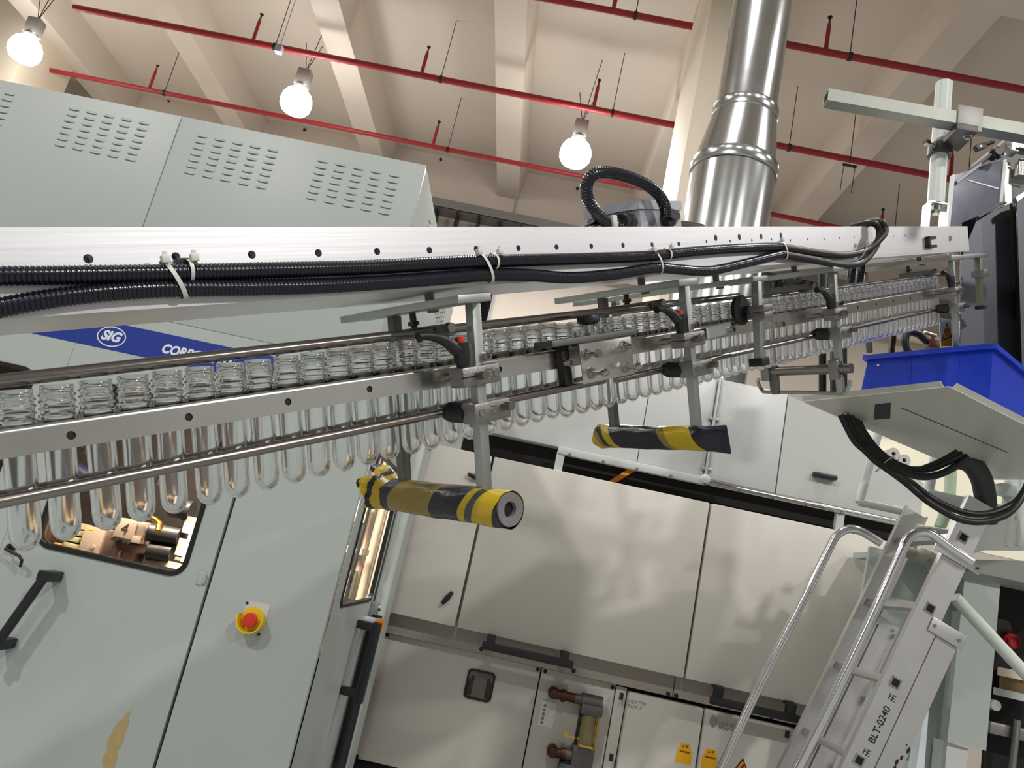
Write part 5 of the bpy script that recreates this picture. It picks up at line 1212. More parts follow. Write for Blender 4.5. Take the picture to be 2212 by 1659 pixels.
poly([(1.4687, 2.4000, 3.1533), (1.5988, 2.4000, 3.2360), (1.6463, 2.4000, 2.4627), (1.5284, 2.4000, 2.4371)], 2.40, 0.004, HOPPER, 'sheet', 'outer stainless sheet')
poly([(1.4595, 2.3900, 3.1441), (1.4867, 2.3900, 3.1716), (1.6077, 2.3900, 3.2379), (1.6084, 2.3900, 3.2200), (1.4907, 2.3900, 3.1546), (1.4668, 2.3900, 3.1279)], 2.39, 0.02, ZINC, 'edge_strip')
win_ = [(1.2737, 2.4600, 3.2254), (1.4547, 2.4600, 3.3348), (1.4501, 2.4600, 3.1610), (1.3749, 2.4600, 3.0880), (1.2792, 2.4600, 3.0200)]
tw = poly(win_, 2.46, 0.005, mat('smoky_window', (104, 106, 124), 0.12, var=0.12, scale=7), 'tinted_window', 'smoky blue-grey window')
poly([(1.2708, 2.4550, 3.2256), (1.2819, 2.4550, 3.2318), (1.2796, 2.4550, 3.0195), (1.2690, 2.4550, 3.0100)], 2.455, 0.012, FRAMEP, 'edge_strip', 'pale edge strip')
poly([(1.4487, 2.4550, 3.3267), (1.4599, 2.4550, 3.3329), (1.4552, 2.4550, 3.1595), (1.4441, 2.4550, 3.1552)], 2.455, 0.012, FRAMEP, 'edge_strip', 'pale edge strip')
poly([(1.3692, 2.4500, 3.0835), (1.4426, 2.4500, 3.1541), (1.4715, 2.4500, 3.1604), (1.4480, 2.4500, 3.1462), (1.3761, 2.4500, 3.0778)], 2.45, 0.012, BLACK, 'seal_strip')
poly([(1.2860, 2.4500, 3.2039), (1.4070, 2.4500, 3.3371), (1.4045, 2.4500, 3.3233), (1.2900, 2.4500, 3.1937)], 2.45, 0.02, mat('rail_grey_steel', (126, 128, 136), 0.45, 0.4), 'frame_rail', 'slanting steel frame rail')
poly([(1.3521, 2.4900, 3.3013), (1.4678, 2.4900, 3.4381), (1.4684, 2.4900, 3.4267), (1.3557, 2.4900, 3.2964)], 2.49, 0.02, MATS['rail_grey_steel'], 'frame_rail')
poly([(1.3254, 2.4580, 3.2227), (1.4409, 2.4580, 3.2130), (1.4396, 2.4580, 3.2072), (1.3256, 2.4580, 3.2190)], 2.458, 0.002, WFILM, 'scratch_line', 'pale seam line on the window')
poly([(1.4895, 2.5500, 3.4214), (1.6084, 2.5500, 3.4478), (1.6197, 2.5500, 3.2191), (1.5297, 2.5500, 3.1993)], 2.55, 0.02, mat('grey_back_sheet', (120, 120, 114), 0.5), 'back_sheet')
poly([(1.4891, 2.5000, 3.3528), (1.4991, 2.5000, 3.3550), (1.5150, 2.5000, 3.1889), (1.5036, 2.5000, 3.1863)], 2.50, 0.02, ZINC, 'edge_strip')
b = B(); q = (1.4024, 2.4200, 3.3217)
for k in range(5): b.cyl((q[0], 2.42, q[2]), (q[0] + 0.022 * math.cos(k * 1.257 + 0.3), 2.42, q[2] + 0.022 * math.sin(k * 1.257 + 0.3)), 0.009, 10)
b.cyl((q[0], 2.405, q[2]), (q[0], 2.45, q[2]), 0.014, 16); part('star_knob', b, BLACK, hp, 'black star knob')
b = B(); M = Matrix.Translation((1.3890, 2.5000, 3.3921)) @ Matrix.Rotation(math.radians(-34), 4, 'Y'); b.box((-0.022, -0.01, -0.010), (0.018, 0.01, 0.012), 0.002, M); b.cyl(M @ Vector((0.018, 0, 0.002)), M @ Vector((0.055, 0, 0.002)), 0.0075, 12); sn = part('sensor', b, BLACK, hp, 'small black sensor')
b = B(); b.cyl(M @ Vector((-0.006, -0.0105, 0)), M @ Vector((-0.006, -0.0115, 0)), 0.005, 12); part('sensor_eye', b, WHITE, sn)
b = B(); M = Matrix.Translation((1.5214, 2.4600, 3.3893)); b.box((-0.055, -0.02, -0.012), (0.1, 0.02, 0.020), 0.003, M); b.box((-0.058, -0.021, -0.03), (-0.03, 0.021, 0.024), 0.004, M); part('profile', b, ZINC, hp, 'aluminium profile')
b = B(); M = Matrix.Translation((1.5141, 2.4600, 3.3706)); b.box((-0.035, -0.022, -0.004), (0.1, -0.019, 0.003), 0, M); part('profile_slot', b, VOID, hp)
b = B(); q = (1.5238, 2.4800, 3.3071); b.cyl((q[0], 2.48, q[2] - 0.02), (q[0], 2.48, q[2] + 0.035), 0.017, 18); b.cyl((q[0], 2.48, q[2] + 0.035), (q[0], 2.48, q[2] + 0.05), 0.010, 14); part('small_cylinder', b, BOLT, hp, 'small steel cylinder')
b = B()
for q, s in (((1.2731, 2.4200, 2.9694), 0.016), ((1.2910, 2.4200, 2.9418), 0.014), ((1.2723, 2.4200, 2.9167), 0.016)): b.box((q[0] - s, 2.41, q[2] - s * 0.5), (q[0] + s, 2.43, q[2] + s * 0.5), 0.003)
q = (1.2638, 2.4200, 2.9236); b.box((q[0] - 0.004, 2.405, q[2] - 0.03), (q[0] + 0.008, 2.42, q[2] + 0.02), 0.002); part('toggle_clip', b, ZINC, hp, 'toggle clip hardware')
b = B(); q = (1.3421, 2.4600, 2.6401); b.cyl((q[0], 2.46, q[2] - 0.10), (q[0] - 0.01, 2.46, q[2] + 0.10), 0.008, 14); part('support_leg', b, BOLT, hp)
# warning label on a plate behind the last preforms
sg = thing('warning_plate', 'white plate with a yellow exclamation triangle behind the last preforms', 'warning sign', (1.3730, 2.6000, 2.6922))
pl = [(1.3461, 2.6000, 2.7397), (1.3837, 2.6000, 2.7479), (1.3977, 2.6000, 2.6483), (1.3572, 2.6000, 2.6395)]
b = B(); b.prism([(p[0], 2.60, p[2]) for p in pl], (0, 0.004, 0)); part('plate', b, WHITE, sg)
tri = [(1.3710, 2.5990, 2.7323), (1.3930, 2.5990, 2.6821), (1.3585, 2.5990, 2.6588)]
b = B(); b.prism([(p[0], 2.5985, p[2]) for p in tri], (0, 0.001, 0)); part('triangle_border', b, INK, sg)
ctr = Vector(tri[0]) / 3 + Vector(tri[1]) / 3 + Vector(tri[2]) / 3
b = B(); b.prism([tuple(Vector((ctr.x, 2.598, ctr.z)) + (Vector((p[0], 2.598, p[2])) - Vector((ctr.x, 2.598, ctr.z))) * 0.78) for p in tri], (0, 0.0005, 0)); part('triangle', b, YLAB, sg)
b = B(); e = Vector((tri[0][0] - ctr.x, 0, tri[0][2] - ctr.z)).normalized(); c_ = Vector((ctr.x, 2.5972, ctr.z))
b.tube([c_ - e * 0.002, c_ + e * 0.016], [0.0016, 0.0028], 8); b.cyl(c_ - e * 0.009, c_ - e * 0.0055, 0.002, 8); part('exclamation_mark', b, INK, sg)
lo4 = [(1.3571, 2.5990, 2.6550), (1.3934, 2.5990, 2.6769), (1.3972, 2.5990, 2.6479), (1.3583, 2.5990, 2.6394)]
b = B(); b.prism([(p[0], 2.5985, p[2]) for p in lo4], (0, 0.001, 0)); part('yellow_panel', b, YLAB, sg)
# valve and hose under the end of the rail
vv = thing('air_valve', 'black hose with a red and steel air valve behind the blue bin', 'valve', (1.3788, 2.7500, 2.7141))
b = B(); b.tube(smooth_path([(1.3511, 2.7500, 2.7324), (1.3109, 2.7500, 2.7311), (1.3017, 2.7500, 2.6973), (1.3177, 2.7500, 2.6545), (1.3445, 2.7500, 2.6051)], 8), 0.014, 14); part('hose', b, HOSE, vv)
b = B(); q, q2 = (1.3511, 2.7500, 2.7324), (1.3844, 2.7500, 2.7098); b.cyl(q, q2, 0.014, 14); part('coupling', b, BLACK, vv)
b = B(); q = (1.4038, 2.7500, 2.7066); b.box((q[0] - 0.02, 2.735, q[2] - 0.02), (q[0] + 0.022, 2.765, q[2] + 0.012), 0.005); b.cyl((q[0], 2.75, q[2] + 0.01), (q[0], 2.75, q[2] + 0.03), 0.008, 12); part('valve_body', b, mat('dark_red_valve', (96, 34, 34), 0.4), vv, 'dark red valve body')
b = B(); q = (1.3889, 2.7500, 2.7406); b.cyl((q[0] - 0.02, 2.75, q[2] + 0.003), (q[0] + 0.025, 2.75, q[2] - 0.002), 0.007, 12); part('valve_spindle', b, WARMST, vv)
b = B(); q0, q1 = (1.2766, 2.8000, 2.7456), (1.2947, 2.8000, 2.6455); b.box((q0[0] - 0.008, 2.79, q1[2]), (q0[0] + 0.010, 2.81, q0[2] + 0.02)); single('support_strut', b, DARKST, 'thin dark strut between the preforms and the blue bin', 'strut', q0)

# tray and blue bin: u runs away from the aisle along the near edge, v along the rail side
A_, B_ = Vector((0.843, 2.430, 2.283)), Vector((1.083, 2.014, 2.283))
u = (A_ - B_).normalized(); v = Vector((-u.y * -1, u.x * -1, 0)); v = Vector((0.885, 0.465, 0)); v = (v - u * v.dot(u)).normalized()
tr = thing('sheet_tray', 'grey painted sheet metal tray seen from below, carrying the blue bin', 'tray', B_)
Lu, Lv, th = (A_ - B_).length, 1.05, 0.0025
MT_ = basis(B_, v, u, (0, 0, 1))
b = B(); b.box((0, 0, 0), (Lv, Lu, th), 0, MT_); part('tray_floor', b, TRAYP, tr)
b = B(); P = lambda x, y, z: MT_ @ Vector((x, y, z))
b.prism([P(0, 0.016, th), P(0, Lu, th), P(-0.010, Lu, 0.016), P(-0.010, 0.020, 0.016)], MT_.to_3x3() @ Vector((th, 0, 0))); part('tray_lip', b, TRAYP, tr, 'upturned lip')
b = B(); b.prism([P(0.016, 0, th), P(Lv, 0, th), P(Lv, -0.010, 0.016), P(0.020, -0.010, 0.016)], MT_.to_3x3() @ Vector((0, th, 0))); part('tray_lip', b, TRAYP, tr, 'upturned lip')
b = B(); b.prism([P(0, Lu, th), P(Lv, Lu, th), P(Lv, Lu + 0.004, 0.03), P(0, Lu + 0.004, 0.03)], MT_.to_3x3() @ Vector((0, -th, 0))); part('tray_lip', b, TRAYP, tr, 'upturned lip')
def on_tray(x, y):
    d = Vector((x[0], x[1], x[2])); return d
sq = [(1.0168, 2.3019, 2.2825), (1.0410, 2.2521, 2.2825), (1.1187, 2.4130, 2.2825), (1.0887, 2.4605, 2.2825)]
b = B(); b.prism(sq, (0, 0, -0.0012)); part('square_pad', b, mat('dark_slate_pad', (44, 54, 56), 0.6), tr, 'dark square pad on the underside')
q0, q1 = Vector((1.0872, 2.2799, 2.2825)), Vector((1.5608, 2.5191, 2.2825)); w = (q1 - q0).normalized(); sd = Vector((-w.y, w.x, 0)) * 0.0016
b = B(); b.prism([q0 + sd, q1 + sd, q1 - sd, q0 - sd], (0, 0, -0.0008)); part('slit', b, INK, tr, 'thin dark slit')
zr, zb0 = 2.48, 2.2865
R0_, R1_ = Vector((1.261, 2.118, 0)), Vector((1.021, 2.424, 0))
ub = (R1_ - R0_).normalized(); vb = Vector((ub.y, -ub.x, 0)); Lb = (R1_ - R0_).length
bn = thing('blue_bin', 'bright blue plastic storage bin standing on the grey tray', 'bin', (R0_.x + 0.2, R0_.y + 0.15, zb0))
Wb, ins = 0.58, 0.035
MBn = basis((R0_.x, R0_.y, 0), vb, ub, (0, 0, 1)) if vb.x > 0 else basis((R0_.x, R0_.y, 0), -vb, ub, (0, 0, 1))
def ring(x0, y0, x1, y1, z): return [MBn @ Vector(p) for p in ((x0, y0, z), (x1, y0, z), (x1, y1, z), (x0, y1, z))]
b = B(); o0, o1 = ring(0.018, 0.014, Wb - ins, Lb + 0.018, zb0), ring(0.008, 0.008, Wb - 0.008, Lb - 0.008, zr - 0.012); i1, i0 = ring(0.012, 0.012, Wb - 0.012, Lb - 0.012, zr - 0.012), ring(0.022, 0.018, Wb - ins - 0.004, Lb + 0.014, zb0 + 0.004)
for A, C in ((o0, o1), (i1, i0)):
    for k in range(4): b.quad(A[k], A[(k + 1) % 4], C[(k + 1) % 4], C[k])
b.quad(*o0); b.quad(*i0); bmesh.ops.remove_doubles(b.bm, verts=b.bm.verts, dist=1e-5); part('bin_shell', b, BLUEB, bn)
b = B(); ro, ri = ring(-0.004, -0.004, Wb + 0.004, Lb + 0.004, 0), ring(0.014, 0.014, Wb - 0.014, Lb - 0.014, 0)
for k in range(4):
    k2 = (k + 1) % 4; Z = lambda p, z: Vector((p.x, p.y, z))
    b.quad(Z(ro[k], zr), Z(ro[k2], zr), Z(ri[k2], zr), Z(ri[k], zr)); b.quad(Z(ro[k], zr - 0.016), Z(ro[k2], zr - 0.016), Z(ro[k2], zr), Z(ro[k], zr)); b.quad(Z(ro[k], zr - 0.016), Z(ro[k2], zr - 0.016), Z(ri[k2], zr - 0.014), Z(ri[k], zr - 0.014))
part('bin_rim', b, BLUEB, bn, 'thick rim')
for y in (0.10, Lb * 0.62):
    b = B(); b.prism([MBn @ Vector(p) for p in ((0.0175, y - 0.002, zb0 + 0.005), (0.0175, y + 0.002, zb0 + 0.005), (0.0085, y + 0.002, zr - 0.02), (0.0085, y - 0.002, zr - 0.02))], MBn.to_3x3() @ Vector((-0.0015, 0, 0))); part('rib', b, BLUEB, bn)
b = B(); M = MBn @ Matrix.Translation((0.010, Lb - 0.045, zr - 0.035)); b.cyl(M @ Vector((0, 0, 0)), M @ Vector((-0.004, 0, 0)), 0.004, 10); part('glint_dot', b, WFILM, bn, 'small white dot painted as a glint')  # white dot puts a highlight on the bin face

# black hoses slung under the tray
def hose(label, pts, r, cat='hose'):
    b = B(); b.tube(smooth_path(pts, 10), r, 14); return single('black_hose', b, HOSE, label, cat, pts[0], 'black hoses slung below the tray')
hose('black hose looping lowest below the tray, past the ladder top', [(0.9708, 2.4383, 2.2682), (1.0210, 2.4385, 2.1949), (1.0572, 2.4288, 2.1642), (1.0856, 2.4171, 2.1366), (1.1166, 2.4038, 2.1158), (1.1737, 2.3952, 2.0838), (1.2126, 2.3844, 2.0542), (1.2372, 2.3709, 2.0334), (1.2767, 2.3675, 2.0156), (1.3293, 2.3730, 2.0014), (1.3789, 2.3751, 2.0007), (1.4350, 2.3848, 2.0163), (1.4941, 2.4022, 2.0476), (1.5332, 2.4190, 2.0823), (1.5629, 2.4323, 2.1255), (1.5875, 2.4427, 2.1800)], 0.0105)
hose('black hose just above the lowest loop below the tray', [(0.9934, 2.4576, 2.2771), (1.0412, 2.4592, 2.2060), (1.0761, 2.4499, 2.1778), (1.1071, 2.4402, 2.1507), (1.1368, 2.4273, 2.1324), (1.1974, 2.4209, 2.0964), (1.2355, 2.4112, 2.0707), (1.2627, 2.3993, 2.0517), (1.3098, 2.4043, 2.0389), (1.3604, 2.4082, 2.0310), (1.4134, 2.4126, 2.0340), (1.4703, 2.4247, 2.0530), (1.5221, 2.4336, 2.0841), (1.5583, 2.4426, 2.1165), (1.5891, 2.4445, 2.1730)], 0.0105)
hose('black hose turning up to the tray in the lower of the short loops', [(1.0162, 2.4769, 2.2861), (1.0641, 2.4859, 2.2188), (1.0996, 2.4842, 2.1931), (1.1348, 2.4825, 2.1676), (1.1714, 2.4793, 2.1486), (1.2219, 2.4809, 2.1335), (1.2686, 2.4832, 2.1315), (1.3136, 2.4712, 2.1458), (1.3518, 2.4499, 2.1758), (1.3824, 2.4257, 2.2171)], 0.0115)
hose('black hose turning up to the tray in the middle of the short loops', [(1.0385, 2.4970, 2.2918), (1.0811, 2.5059, 2.2323), (1.1186, 2.5076, 2.2058), (1.1550, 2.5080, 2.1805), (1.1942, 2.5064, 2.1636), (1.2364, 2.5070, 2.1556), (1.2794, 2.5079, 2.1587), (1.3128, 2.4873, 2.1725), (1.3389, 2.4560, 2.1953), (1.3635, 2.4241, 2.2204)], 0.0105)
hose('black hose turning up to the tray in the upper of the short loops', [(1.0600, 2.5178, 2.2943), (1.0834, 2.5233, 2.2585), (1.1208, 2.5288, 2.2209), (1.1511, 2.5319, 2.1960), (1.1963, 2.5342, 2.1727), (1.2399, 2.5361, 2.1634), (1.2740, 2.5368, 2.1661), (1.2915, 2.5095, 2.1709), (1.3236, 2.4664, 2.1966), (1.3448, 2.4229, 2.2223)], 0.0095)
q = Vector((1.1356, 2.4544, 2.1436)); dr = Vector((1.1822, 2.4261, 2.0982)) - Vector((1.0809, 2.4623, 2.1870)); dr.normalize(); uu = dr.orthogonal().normalized(); ww = dr.cross(uu)
b = B(); b.tube([q + (uu * math.cos(2 * PI * k / 24) + ww * math.sin(2 * PI * k / 24)) * 0.040 for k in range(25)], 0.0016, 6, False); single('cable_tie', b, TIE, 'thin pale tie round the black hose bundle below the tray', 'cable tie', q, 'nylon cable ties on the beam')
b = B(); b.tube(smooth_path([(1.4984, 2.7142, 2.2775), (1.5553, 2.7175, 2.2732), (1.6028, 2.7289, 2.2340), (1.6344, 2.7464, 2.1667), (1.6564, 2.7681, 2.0809)], 10), 0.036, 18); single('suction_hose', b, mat('dark_grey_hose', (52, 54, 55), 0.5), 'thick dark grey hose curving down behind the short black loops', 'hose', (1.4984, 2.7142, 2.2775))

# white tube platform and machine frame under the tray
pf = thing('platform_frame', 'white painted tube frame and platform behind the ladder top', 'platform', (1.7, 3.0, 0))
def ptube(nm, pts, r, m=FRAMEP, lab=None, seg=14):
    b = B(); b.tube(pts, r, seg); return part(nm, b, m, pf, lab)
ptube('rail_tube', [(1.3492, 3.0000, 2.3921), (1.3032, 3.0000, 2.1016)], 0.0165); ptube('rail_tube', [(1.2975, 3.0000, 2.1040), (1.4640, 3.0000, 2.1033)], 0.0165)
ptube('rail_tube', [(1.5563, 2.9500, 2.3436), (1.5356, 2.9500, 2.1560)], 0.0185); ptube('rail_tube', [(1.6157, 3.0200, 2.3578), (1.6179, 3.0200, 2.3298)], 0.0185)
b = B(); p, q = Vector((1.5271, 2.9500, 2.1723)), Vector((1.8322, 2.9500, 2.1749)); b.box((p.x, 2.93, (p.z + q.z) / 2 - 0.024), (q.x, 2.97, (p.z + q.z) / 2 + 0.022), 0.004); part('rail_bar', b, FRAMEP, pf)
ptube('green_tube', [(1.7002, 3.1000, 2.3784), (1.7033, 3.1000, 2.1872), (1.6737, 3.1000, 2.0870)], 0.022, mat('pale_green_paint', (186, 206, 178), 0.45))
ptube('column_tube', [(1.8233, 2.9000, 2.3298), (1.8053, 2.9000, 2.0343)], 0.024); ptube('column_tube', [(1.8551, 2.9000, 2.3276), (1.8460, 2.9000, 2.0431)], 0.024)
b = B(); q = (1.7904, 2.8900, 2.2408); b.box((q[0] - 0.03, 2.86, q[2] - 0.022), (q[0] + 0.03, 2.91, q[2] + 0.022), 0.004); part('collar', b, FRAMEP, pf)
b = B(); p, q = (1.3961, 3.0000, 2.0578), (1.5816, 3.0000, 2.0977); ptube('toe_rail', [(1.5217, 2.9800, 2.0439), (1.7201, 2.9800, 2.0543)], 0.018)
b = B(); p = (1.6252, 3.2400, 1.9783); b.box((p[0], 3.24, p[2] - 0.01), (p[0] + 0.9, 3.75, p[2] + 0.015)); part('platform_floor', b, GREENP, pf)
pg = [(1.6215, 2.8800, 2.0805), (1.8924, 2.8800, 2.1561), (1.8983, 2.8800, 2.0365), (1.7296, 2.8800, 2.0037), (1.6306, 2.8800, 1.9536)]
b = B(); b.prism([(p[0], 2.88, p[2]) for p in pg], (0, 0.02, 0)); part('gusset_plate', b, FRAMEP, pf)
pg = [(1.6563, 2.8600, 1.9536), (1.8869, 2.8600, 1.9962), (1.8910, 2.8600, 1.9133), (1.6727, 2.8600, 1.9117)]
b = B(); b.prism([(p[0], 2.86, p[2]) for p in pg], (0, 0.3, 0)); part('cross_beam', b, mat('grey_beam_paint', (150, 152, 146), 0.5), pf)
b = B(); random.seed(9); q = (1.5095, 2.9000, 1.9366)
b.tube([(q[0] + 0.16 * (k / 8.0 - 0.5), 2.9, q[2] + 0.006 * math.sin(k * 1.7)) for k in range(9)], [0.010, 0.018, 0.024, 0.020, 0.026, 0.018, 0.022, 0.014, 0.006], 12); part('dried_sealant', b, mat('sealant_foam', (168, 172, 150), 0.8, bump=0.4, bscale=60), pf, 'lumpy dried sealant')
ptube('brace_tube', [(1.5541, 2.7500, 1.7983), (1.8504, 2.7500, 1.5648)], 0.0215, FRAMEP, 'diagonal brace tube')

# grey-green enclosure column and dark machinery behind the ladder
en = thing('grey_enclosure', 'pale grey-green machine enclosure with tall panels behind the ladder', 'machine enclosure', (1.9, 3.4, 0))
def epoly(pts, y, th, m, nm, lab=None):
    b = B(); b.prism([(p[0], y, p[2]) for p in pts], (0, th, 0)); return part(nm, b, m, en, lab)
epoly([(1.5668, 3.4500, 2.0017), (2.0211, 3.4500, 1.9972), (1.9828, 3.4500, 1.0974), (1.4950, 3.4500, 0.9946)], 3.45, 0.02, GREENP, 'tall_panel', 'wide panel between the ladder stiles')
epoly([(1.9014, 3.3000, 1.9593), (2.0506, 3.3000, 1.9642), (2.0321, 3.3000, 1.2798), (1.8768, 3.3000, 1.2818)], 3.30, 0.03, GREENP, 'tall_panel', 'narrow panel beside the dark opening')
epoly([(1.8885, 3.3200, 1.2767), (1.9744, 3.3200, 1.2704), (1.9648, 3.3200, 1.0922), (1.8854, 3.3200, 1.0755)], 3.32, 0.1, OVENG, 'lower_box')
epoly([(1.7769, 3.2800, 1.5123), (1.7836, 3.2800, 1.4993), (1.7843, 3.2800, 1.0647), (1.7451, 3.2800, 1.0565)], 3.28, 0.06, WFILM, 'corner_flange', 'pale corner flange')
epoly([(1.7526, 3.4400, 1.2584), (1.8264, 3.4400, 1.2557), (1.8087, 3.4400, 1.1704), (1.7316, 3.4400, 1.1722)], 3.44, 0.01, mat('dark_grey_panel', (120, 128, 124), 0.5), 'recess_panel')  # flat sheet in a darker grey-green than the panel behind it
q = (1.9281, 3.4500, 1.6145); b = B(); b.cyl((q[0], 3.45, q[2]), (q[0], 3.435, q[2]), 0.012, 10); part('screw', b, INK, en)
mk = thing('dark_machinery', 'dark machine opening with red button and pale flanges at the frame edge', 'machine', (2.4, 3.6, 0))
b = B(); p = (2.2107, 3.6000, 2.0173); b.box((p[0], 3.60, 0.3), (p[0] + 1.4, 3.62, p[2] + 0.05)); part('back_plate', b, VOID, mk)
q = (2.2325, 3.5000, 1.7311); b = B(); b.cyl((q[0], 3.55, q[2]), (q[0], 3.49, q[2]), 0.032, 20); b.lathe([(0, 0), (0.024, 0.004), (0.028, 0.012), (0.022, 0.02)], (q[0], 3.49, q[2]), (0, -1, 0), 20); part('red_button', b, mat('dim_red_plastic', (168, 30, 36), 0.35), mk, 'red button')
for px, r, h, m in (((2.2840, 3.5000, 1.5960), 0.075, 0.035, PUR), ((2.2885, 3.5000, 1.5108), 0.09, 0.03, FRAMEP), ((2.2764, 3.5000, 1.5521), 0.06, 0.05, mat('brown_flange', (120, 96, 66), 0.5))):
    b = B(); b.cyl((px[0], 3.52, px[2] - h / 2), (px[0], 3.52, px[2] + h / 2), r, 28); part('flange', b, m, mk)
q = (2.1867, 3.5000, 1.4531); b = B(); b.cyl((q[0], 3.55, q[2]), (q[0], 3.50, q[2]), 0.022, 18); part('round_cap', b, GREENP, mk)
q = (2.2668, 3.5000, 1.3649); b = B(); b.box((q[0] - 0.10, 3.50, q[2] - 0.03), (q[0] + 0.15, 3.55, q[2] + 0.02), 0.008); b.cyl((q[0] + 0.0, 3.48, q[2] + 0.05), (q[0] - 0.02, 3.48, q[2] - 0.3), 0.014, 12); part('linkage', b, CAST, mk)
b = B(); q = (2.1826, 3.5000, 1.7896); b.cyl((q[0], 3.55, q[2]), (q[0], 3.5, q[2] - 0.02), 0.05, 16); part('motor', b, DARKST, mk)

# two reels on a stand-in for the back wall, its light in the cream
rl = []
for i, q in enumerate(((2.0183, 4.3000, 2.6473), (2.0810, 4.3000, 2.6231))):
    b = B(); b.lathe([(0.012, -0.03), (0.035, -0.03), (0.035, 0.059), (0.012, 0.059)], (q[0], 4.3, q[2]), (0, 1, 0), 28, True)
    t = single('label_reel', b, mat('grey_white_reel', (186, 182, 176), 0.5), ('white reel nearest the hose bundle, behind the tray', 'lower white reel farther from the hose bundle, behind the tray')[i], 'reel', q, 'white reels behind the tray')
    b = B(); b.lathe([(0.0, 0.0), (0.0122, 0.0)], (q[0], 4.285, q[2]), (0, 1, 0), 20); part('reel_core', b, VOID, t)
    b = B(); b.box((q[0] - 0.012, 4.268, q[2] - 0.028), (q[0] + 0.012, 4.27, q[2] - 0.018)); part('blue_mark', b, mat('faded_blue_print', (110, 160, 186), 0.5), t)
b = B(); q0, q1 = (1.9885, 4.3200, 2.7863), (2.5477, 4.3200, 2.5549); b.box((q0[0] - 0.25, 4.36, zu_ + 0.005), (q1[0] + 1.0, 4.38, q0[2] + 0.12)); b.box((q0[0] - 0.05, 4.34, q0[2] + 0.03), (q1[0] + 0.3, 4.36, q0[2] + 0.055)); single('lit_wall_board', b, mat('lit_wall_cream', (250, 244, 220), 0.6), 'back wall stand-in behind the two white reels, painted as brightly lit', 'board', q0)

# ------------------------------------------------------------------ aluminium ladder (faces stand at Y = 2.70 and 3.12)
LY0, LY1 = 2.70, 3.15
ld_ = thing('aluminium_ladder', 'aluminium ladder with handrails, marked BLT-0240 on its side rail', 'ladder', (1.2, 2.9, 0))
bot, top = Vector((1.2067, 2.7000, 1.1916)), Vector((1.5515, 2.7000, 2.1543))
Ud = (top - bot).normalized(); Ud = Vector((Ud.x, 0, Ud.z)).normalized(); Nd = Vector((Ud.z, 0, -Ud.x))      # along the stile, and across it away from the climber
bot = bot - Ud * ((bot.z) / Ud.z); Lt = (top - bot).dot(Ud)
def stile(y, face, nm='stile', off=0.0, t0=0.0, t1=None, wid=0.092, lab=None):
    """channel: web plus two flanges; face -1 opens away from the aisle"""
    t1 = t1 or Lt; b = B(); o = bot + Nd * off
    M = basis((o.x, y, o.z), Ud, Nd, (0, -1, 0))
    b.box((t0, 0, -0.0025), (t1, wid, 0.0), 0, M)
    d0, d1 = (-0.026, -0.0025) if face < 0 else (0.0, 0.024)
    b.box((t0, 0, d0), (t1, 0.003, d1), 0, M); b.box((t0, wid - 0.003, d0), (t1, wid, d1), 0, M)
    return part(nm, b, ALUL, ld_, lab)
near = stile(LY0, -1, lab='near side rail with black lettering'); far = stile(LY1, 1, lab='far side rail')
rn = B(); L_ = LY1 - LY0; rn.box((-0.015, -L_, -0.013), (0.015, 0.0, 0.013), 0.003); rm = finish('rung', rn, ALUL)
ho = B()
for lo, hi in (((-0.017, 0.0, -0.017), (-0.012, 0.003, 0.017)), ((0.012, 0.0, -0.017), (0.017, 0.003, 0.017)), ((-0.012, 0.0, -0.017), (0.012, 0.003, -0.012)), ((-0.012, 0, 0.012), (0.012, 0.003, 0.017))): ho.box(lo, hi)
hm = finish('rung_socket', ho, BOLT)
hv = B(); hv.box((-0.012, 0.0003, -0.012), (0.012, 0.0012, 0.012)); hvm = finish('rung_hole', hv, VOID)
H0 = Vector((1.5395, 2.7000, 2.0012)); s0_ = (H0 - bot).dot(Ud); c0_ = (H0 - bot).dot(Nd)
for k in range(-0, 8):
    s = s0_ - 0.2785 * k; p = bot + Ud * s + Nd * c0_
    M = basis((p.x, LY0, p.z), Nd, (0, -1, 0), Ud)
    inst('rung', rm, ld_, M, None); inst('rung_socket', hm, near, M); inst('rung_hole', hvm, near, M)
# second section behind the first
for y in (LY0 + 0.004, LY1 - 0.004): stile(y, -1 if y < 2.9 else 1, 'rear_stile', 0.098, 0.0, (Vector((1.5141, 2.7000, 1.6560)) - bot).dot(Ud), 0.075)
q = Vector((1.4918, 2.7000, 1.6817)); sq_ = (q - bot).dot(Ud)
for y in (LY0 - 0.003, LY1):
    b = B(); M = basis((bot.x, y, bot.z), Ud, Nd, (0, -1, 0)); b.box((sq_ - 0.03, 0.06, 0), (sq_ + 0.02, 0.185, 0.003), 0.002, M); br_ = part('guide_bracket', b, ALUL, ld_)
    b = B(); b.cyl(M @ Vector((sq_ - 0.005, 0.075, 0.003)), M @ Vector((sq_ - 0.005, 0.075, 0.006)), 0.006, 10); b.cyl(M @ Vector((sq_ - 0.005, 0.165, 0.003)), M @ Vector((sq_ - 0.005, 0.165, 0.006)), 0.006, 10); part('rivet', b, CAST, br_)
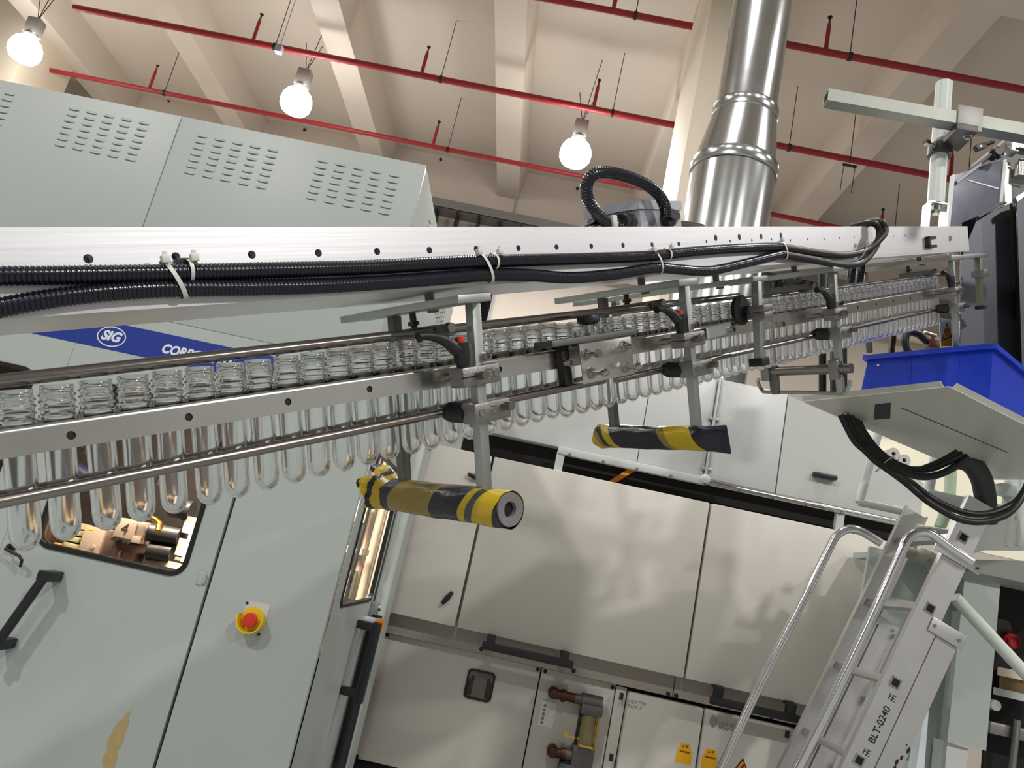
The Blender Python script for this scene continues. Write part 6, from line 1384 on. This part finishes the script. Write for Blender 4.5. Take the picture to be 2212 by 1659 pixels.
# handrails
def rail(y, pts, lab):
    b = B(); b.tube(smooth_path(pts, 10), 0.0165, 18); r = part('handrail', b, POLT, ld_, lab); return r
hr0 = [(1.0379, 2.7000, 1.1014), (1.1459, 2.7000, 1.3840), (1.2453, 2.7000, 1.6644), (1.3182, 2.7000, 1.8817), (1.3355, 2.7000, 1.9382), (1.3582, 2.7000, 1.9736), (1.3876, 2.7000, 1.9880), (1.4199, 2.7000, 1.9869), (1.4868, 2.7000, 1.9545), (1.5644, 2.7000, 1.9201)]
hr1 = [(0.9470, 3.1700, 0.9660), (1.0640, 3.1700, 1.3299), (1.1693, 3.1700, 1.6219), (1.2720, 3.1700, 1.9084), (1.2970, 3.1700, 1.9722), (1.3329, 3.1700, 2.0083), (1.3773, 3.1700, 2.0198), (1.4319, 3.1700, 2.0049), (1.4791, 3.1700, 1.9867)]
ext = lambda pts: [tuple(Vector(pts[0]) + (Vector(pts[0]) - Vector(pts[1])) * 3)] + list(pts)
def shift(pts, y): return [(p[0], y, p[2]) for p in pts]
rail(LY0 - 0.018, shift(ext(hr0), LY0 - 0.018), 'near polished handrail'); rail(LY1 + 0.02, shift(ext(hr1), LY1 + 0.02), 'far polished handrail')
q = Vector((1.5313, 2.7000, 1.9369)); sq2 = (q - bot).dot(Ud)
b = B(); M = basis((bot.x, LY0 - 0.003, bot.z), Ud, Nd, (0, -1, 0)); b.box((sq2 - 0.028, -0.035, 0.001), (sq2 + 0.008, 0.135, 0.006), 0.002, M); part('rail_tab', b, POLT, ld_, 'flattened handrail end')
b = B()
for x in (0.02, 0.09, 0.12): b.cyl(M @ Vector((sq2 - 0.01, x, 0.006)), M @ Vector((sq2 - 0.01, x, 0.009)), 0.005, 10)
part('rivet', b, DARKST, ld_)
# lettering along the near side rail, reading up the ladder
tc = Vector((1.3070, 2.7000, 1.3382)); st_ = (tc - bot).dot(Ud)
ML = basis((bot.x, LY0 - 0.0006, bot.z), Ud, -Nd, (0, -1, 0))
part('lettering', text_bm('BLT-0240', 0.0325, ML @ Matrix.Translation((st_, -0.052, 0)), ext=0.0004, align='CENTER', bold=0.012), INK, near, 'black BLT-0240 lettering')
for sx in (-0.098, 0.098):
    b = B(); M = ML @ Matrix.Translation((st_ + sx, -0.052, 0))
    for lo, hi in (((-0.016, 0.012), (0.016, 0.016)), ((-0.012, -0.004), (0.012, 0.0)), ((-0.002, -0.016), (0.002, 0.012)), ((-0.016, -0.016), (-0.012, 0.004)), ((0.012, -0.016), (0.016, 0.004))): b.box((lo[0] * 0.62, lo[1] * 0.7, -0.0004), (hi[0] * 0.62, hi[1] * 0.7, 0.0004), 0, M)
    part('emblem', b, INK, near, 'small black emblem')
b = B(); random.seed(31)
for k in range(38):
    s = st_ - 0.36 + 0.36 * random.random() ** 1.5; c = 0.103 + 0.066 * random.random(); r = 0.0015 + 0.0035 * random.random()
    p = ML @ Vector((s, -c, 0.0006 - 0.004)); n_ = 7
    b.prism([ML @ Vector((s + r * (1 + 0.5 * random.random()) * 1.8 * math.cos(2 * PI * j / n_), -c + r * math.sin(2 * PI * j / n_), -0.0035)) for j in range(n_)], (0, -0.0004, 0))
part('paint_smear', b, INK, near, 'black paint smears')['kind'] = 'stuff'
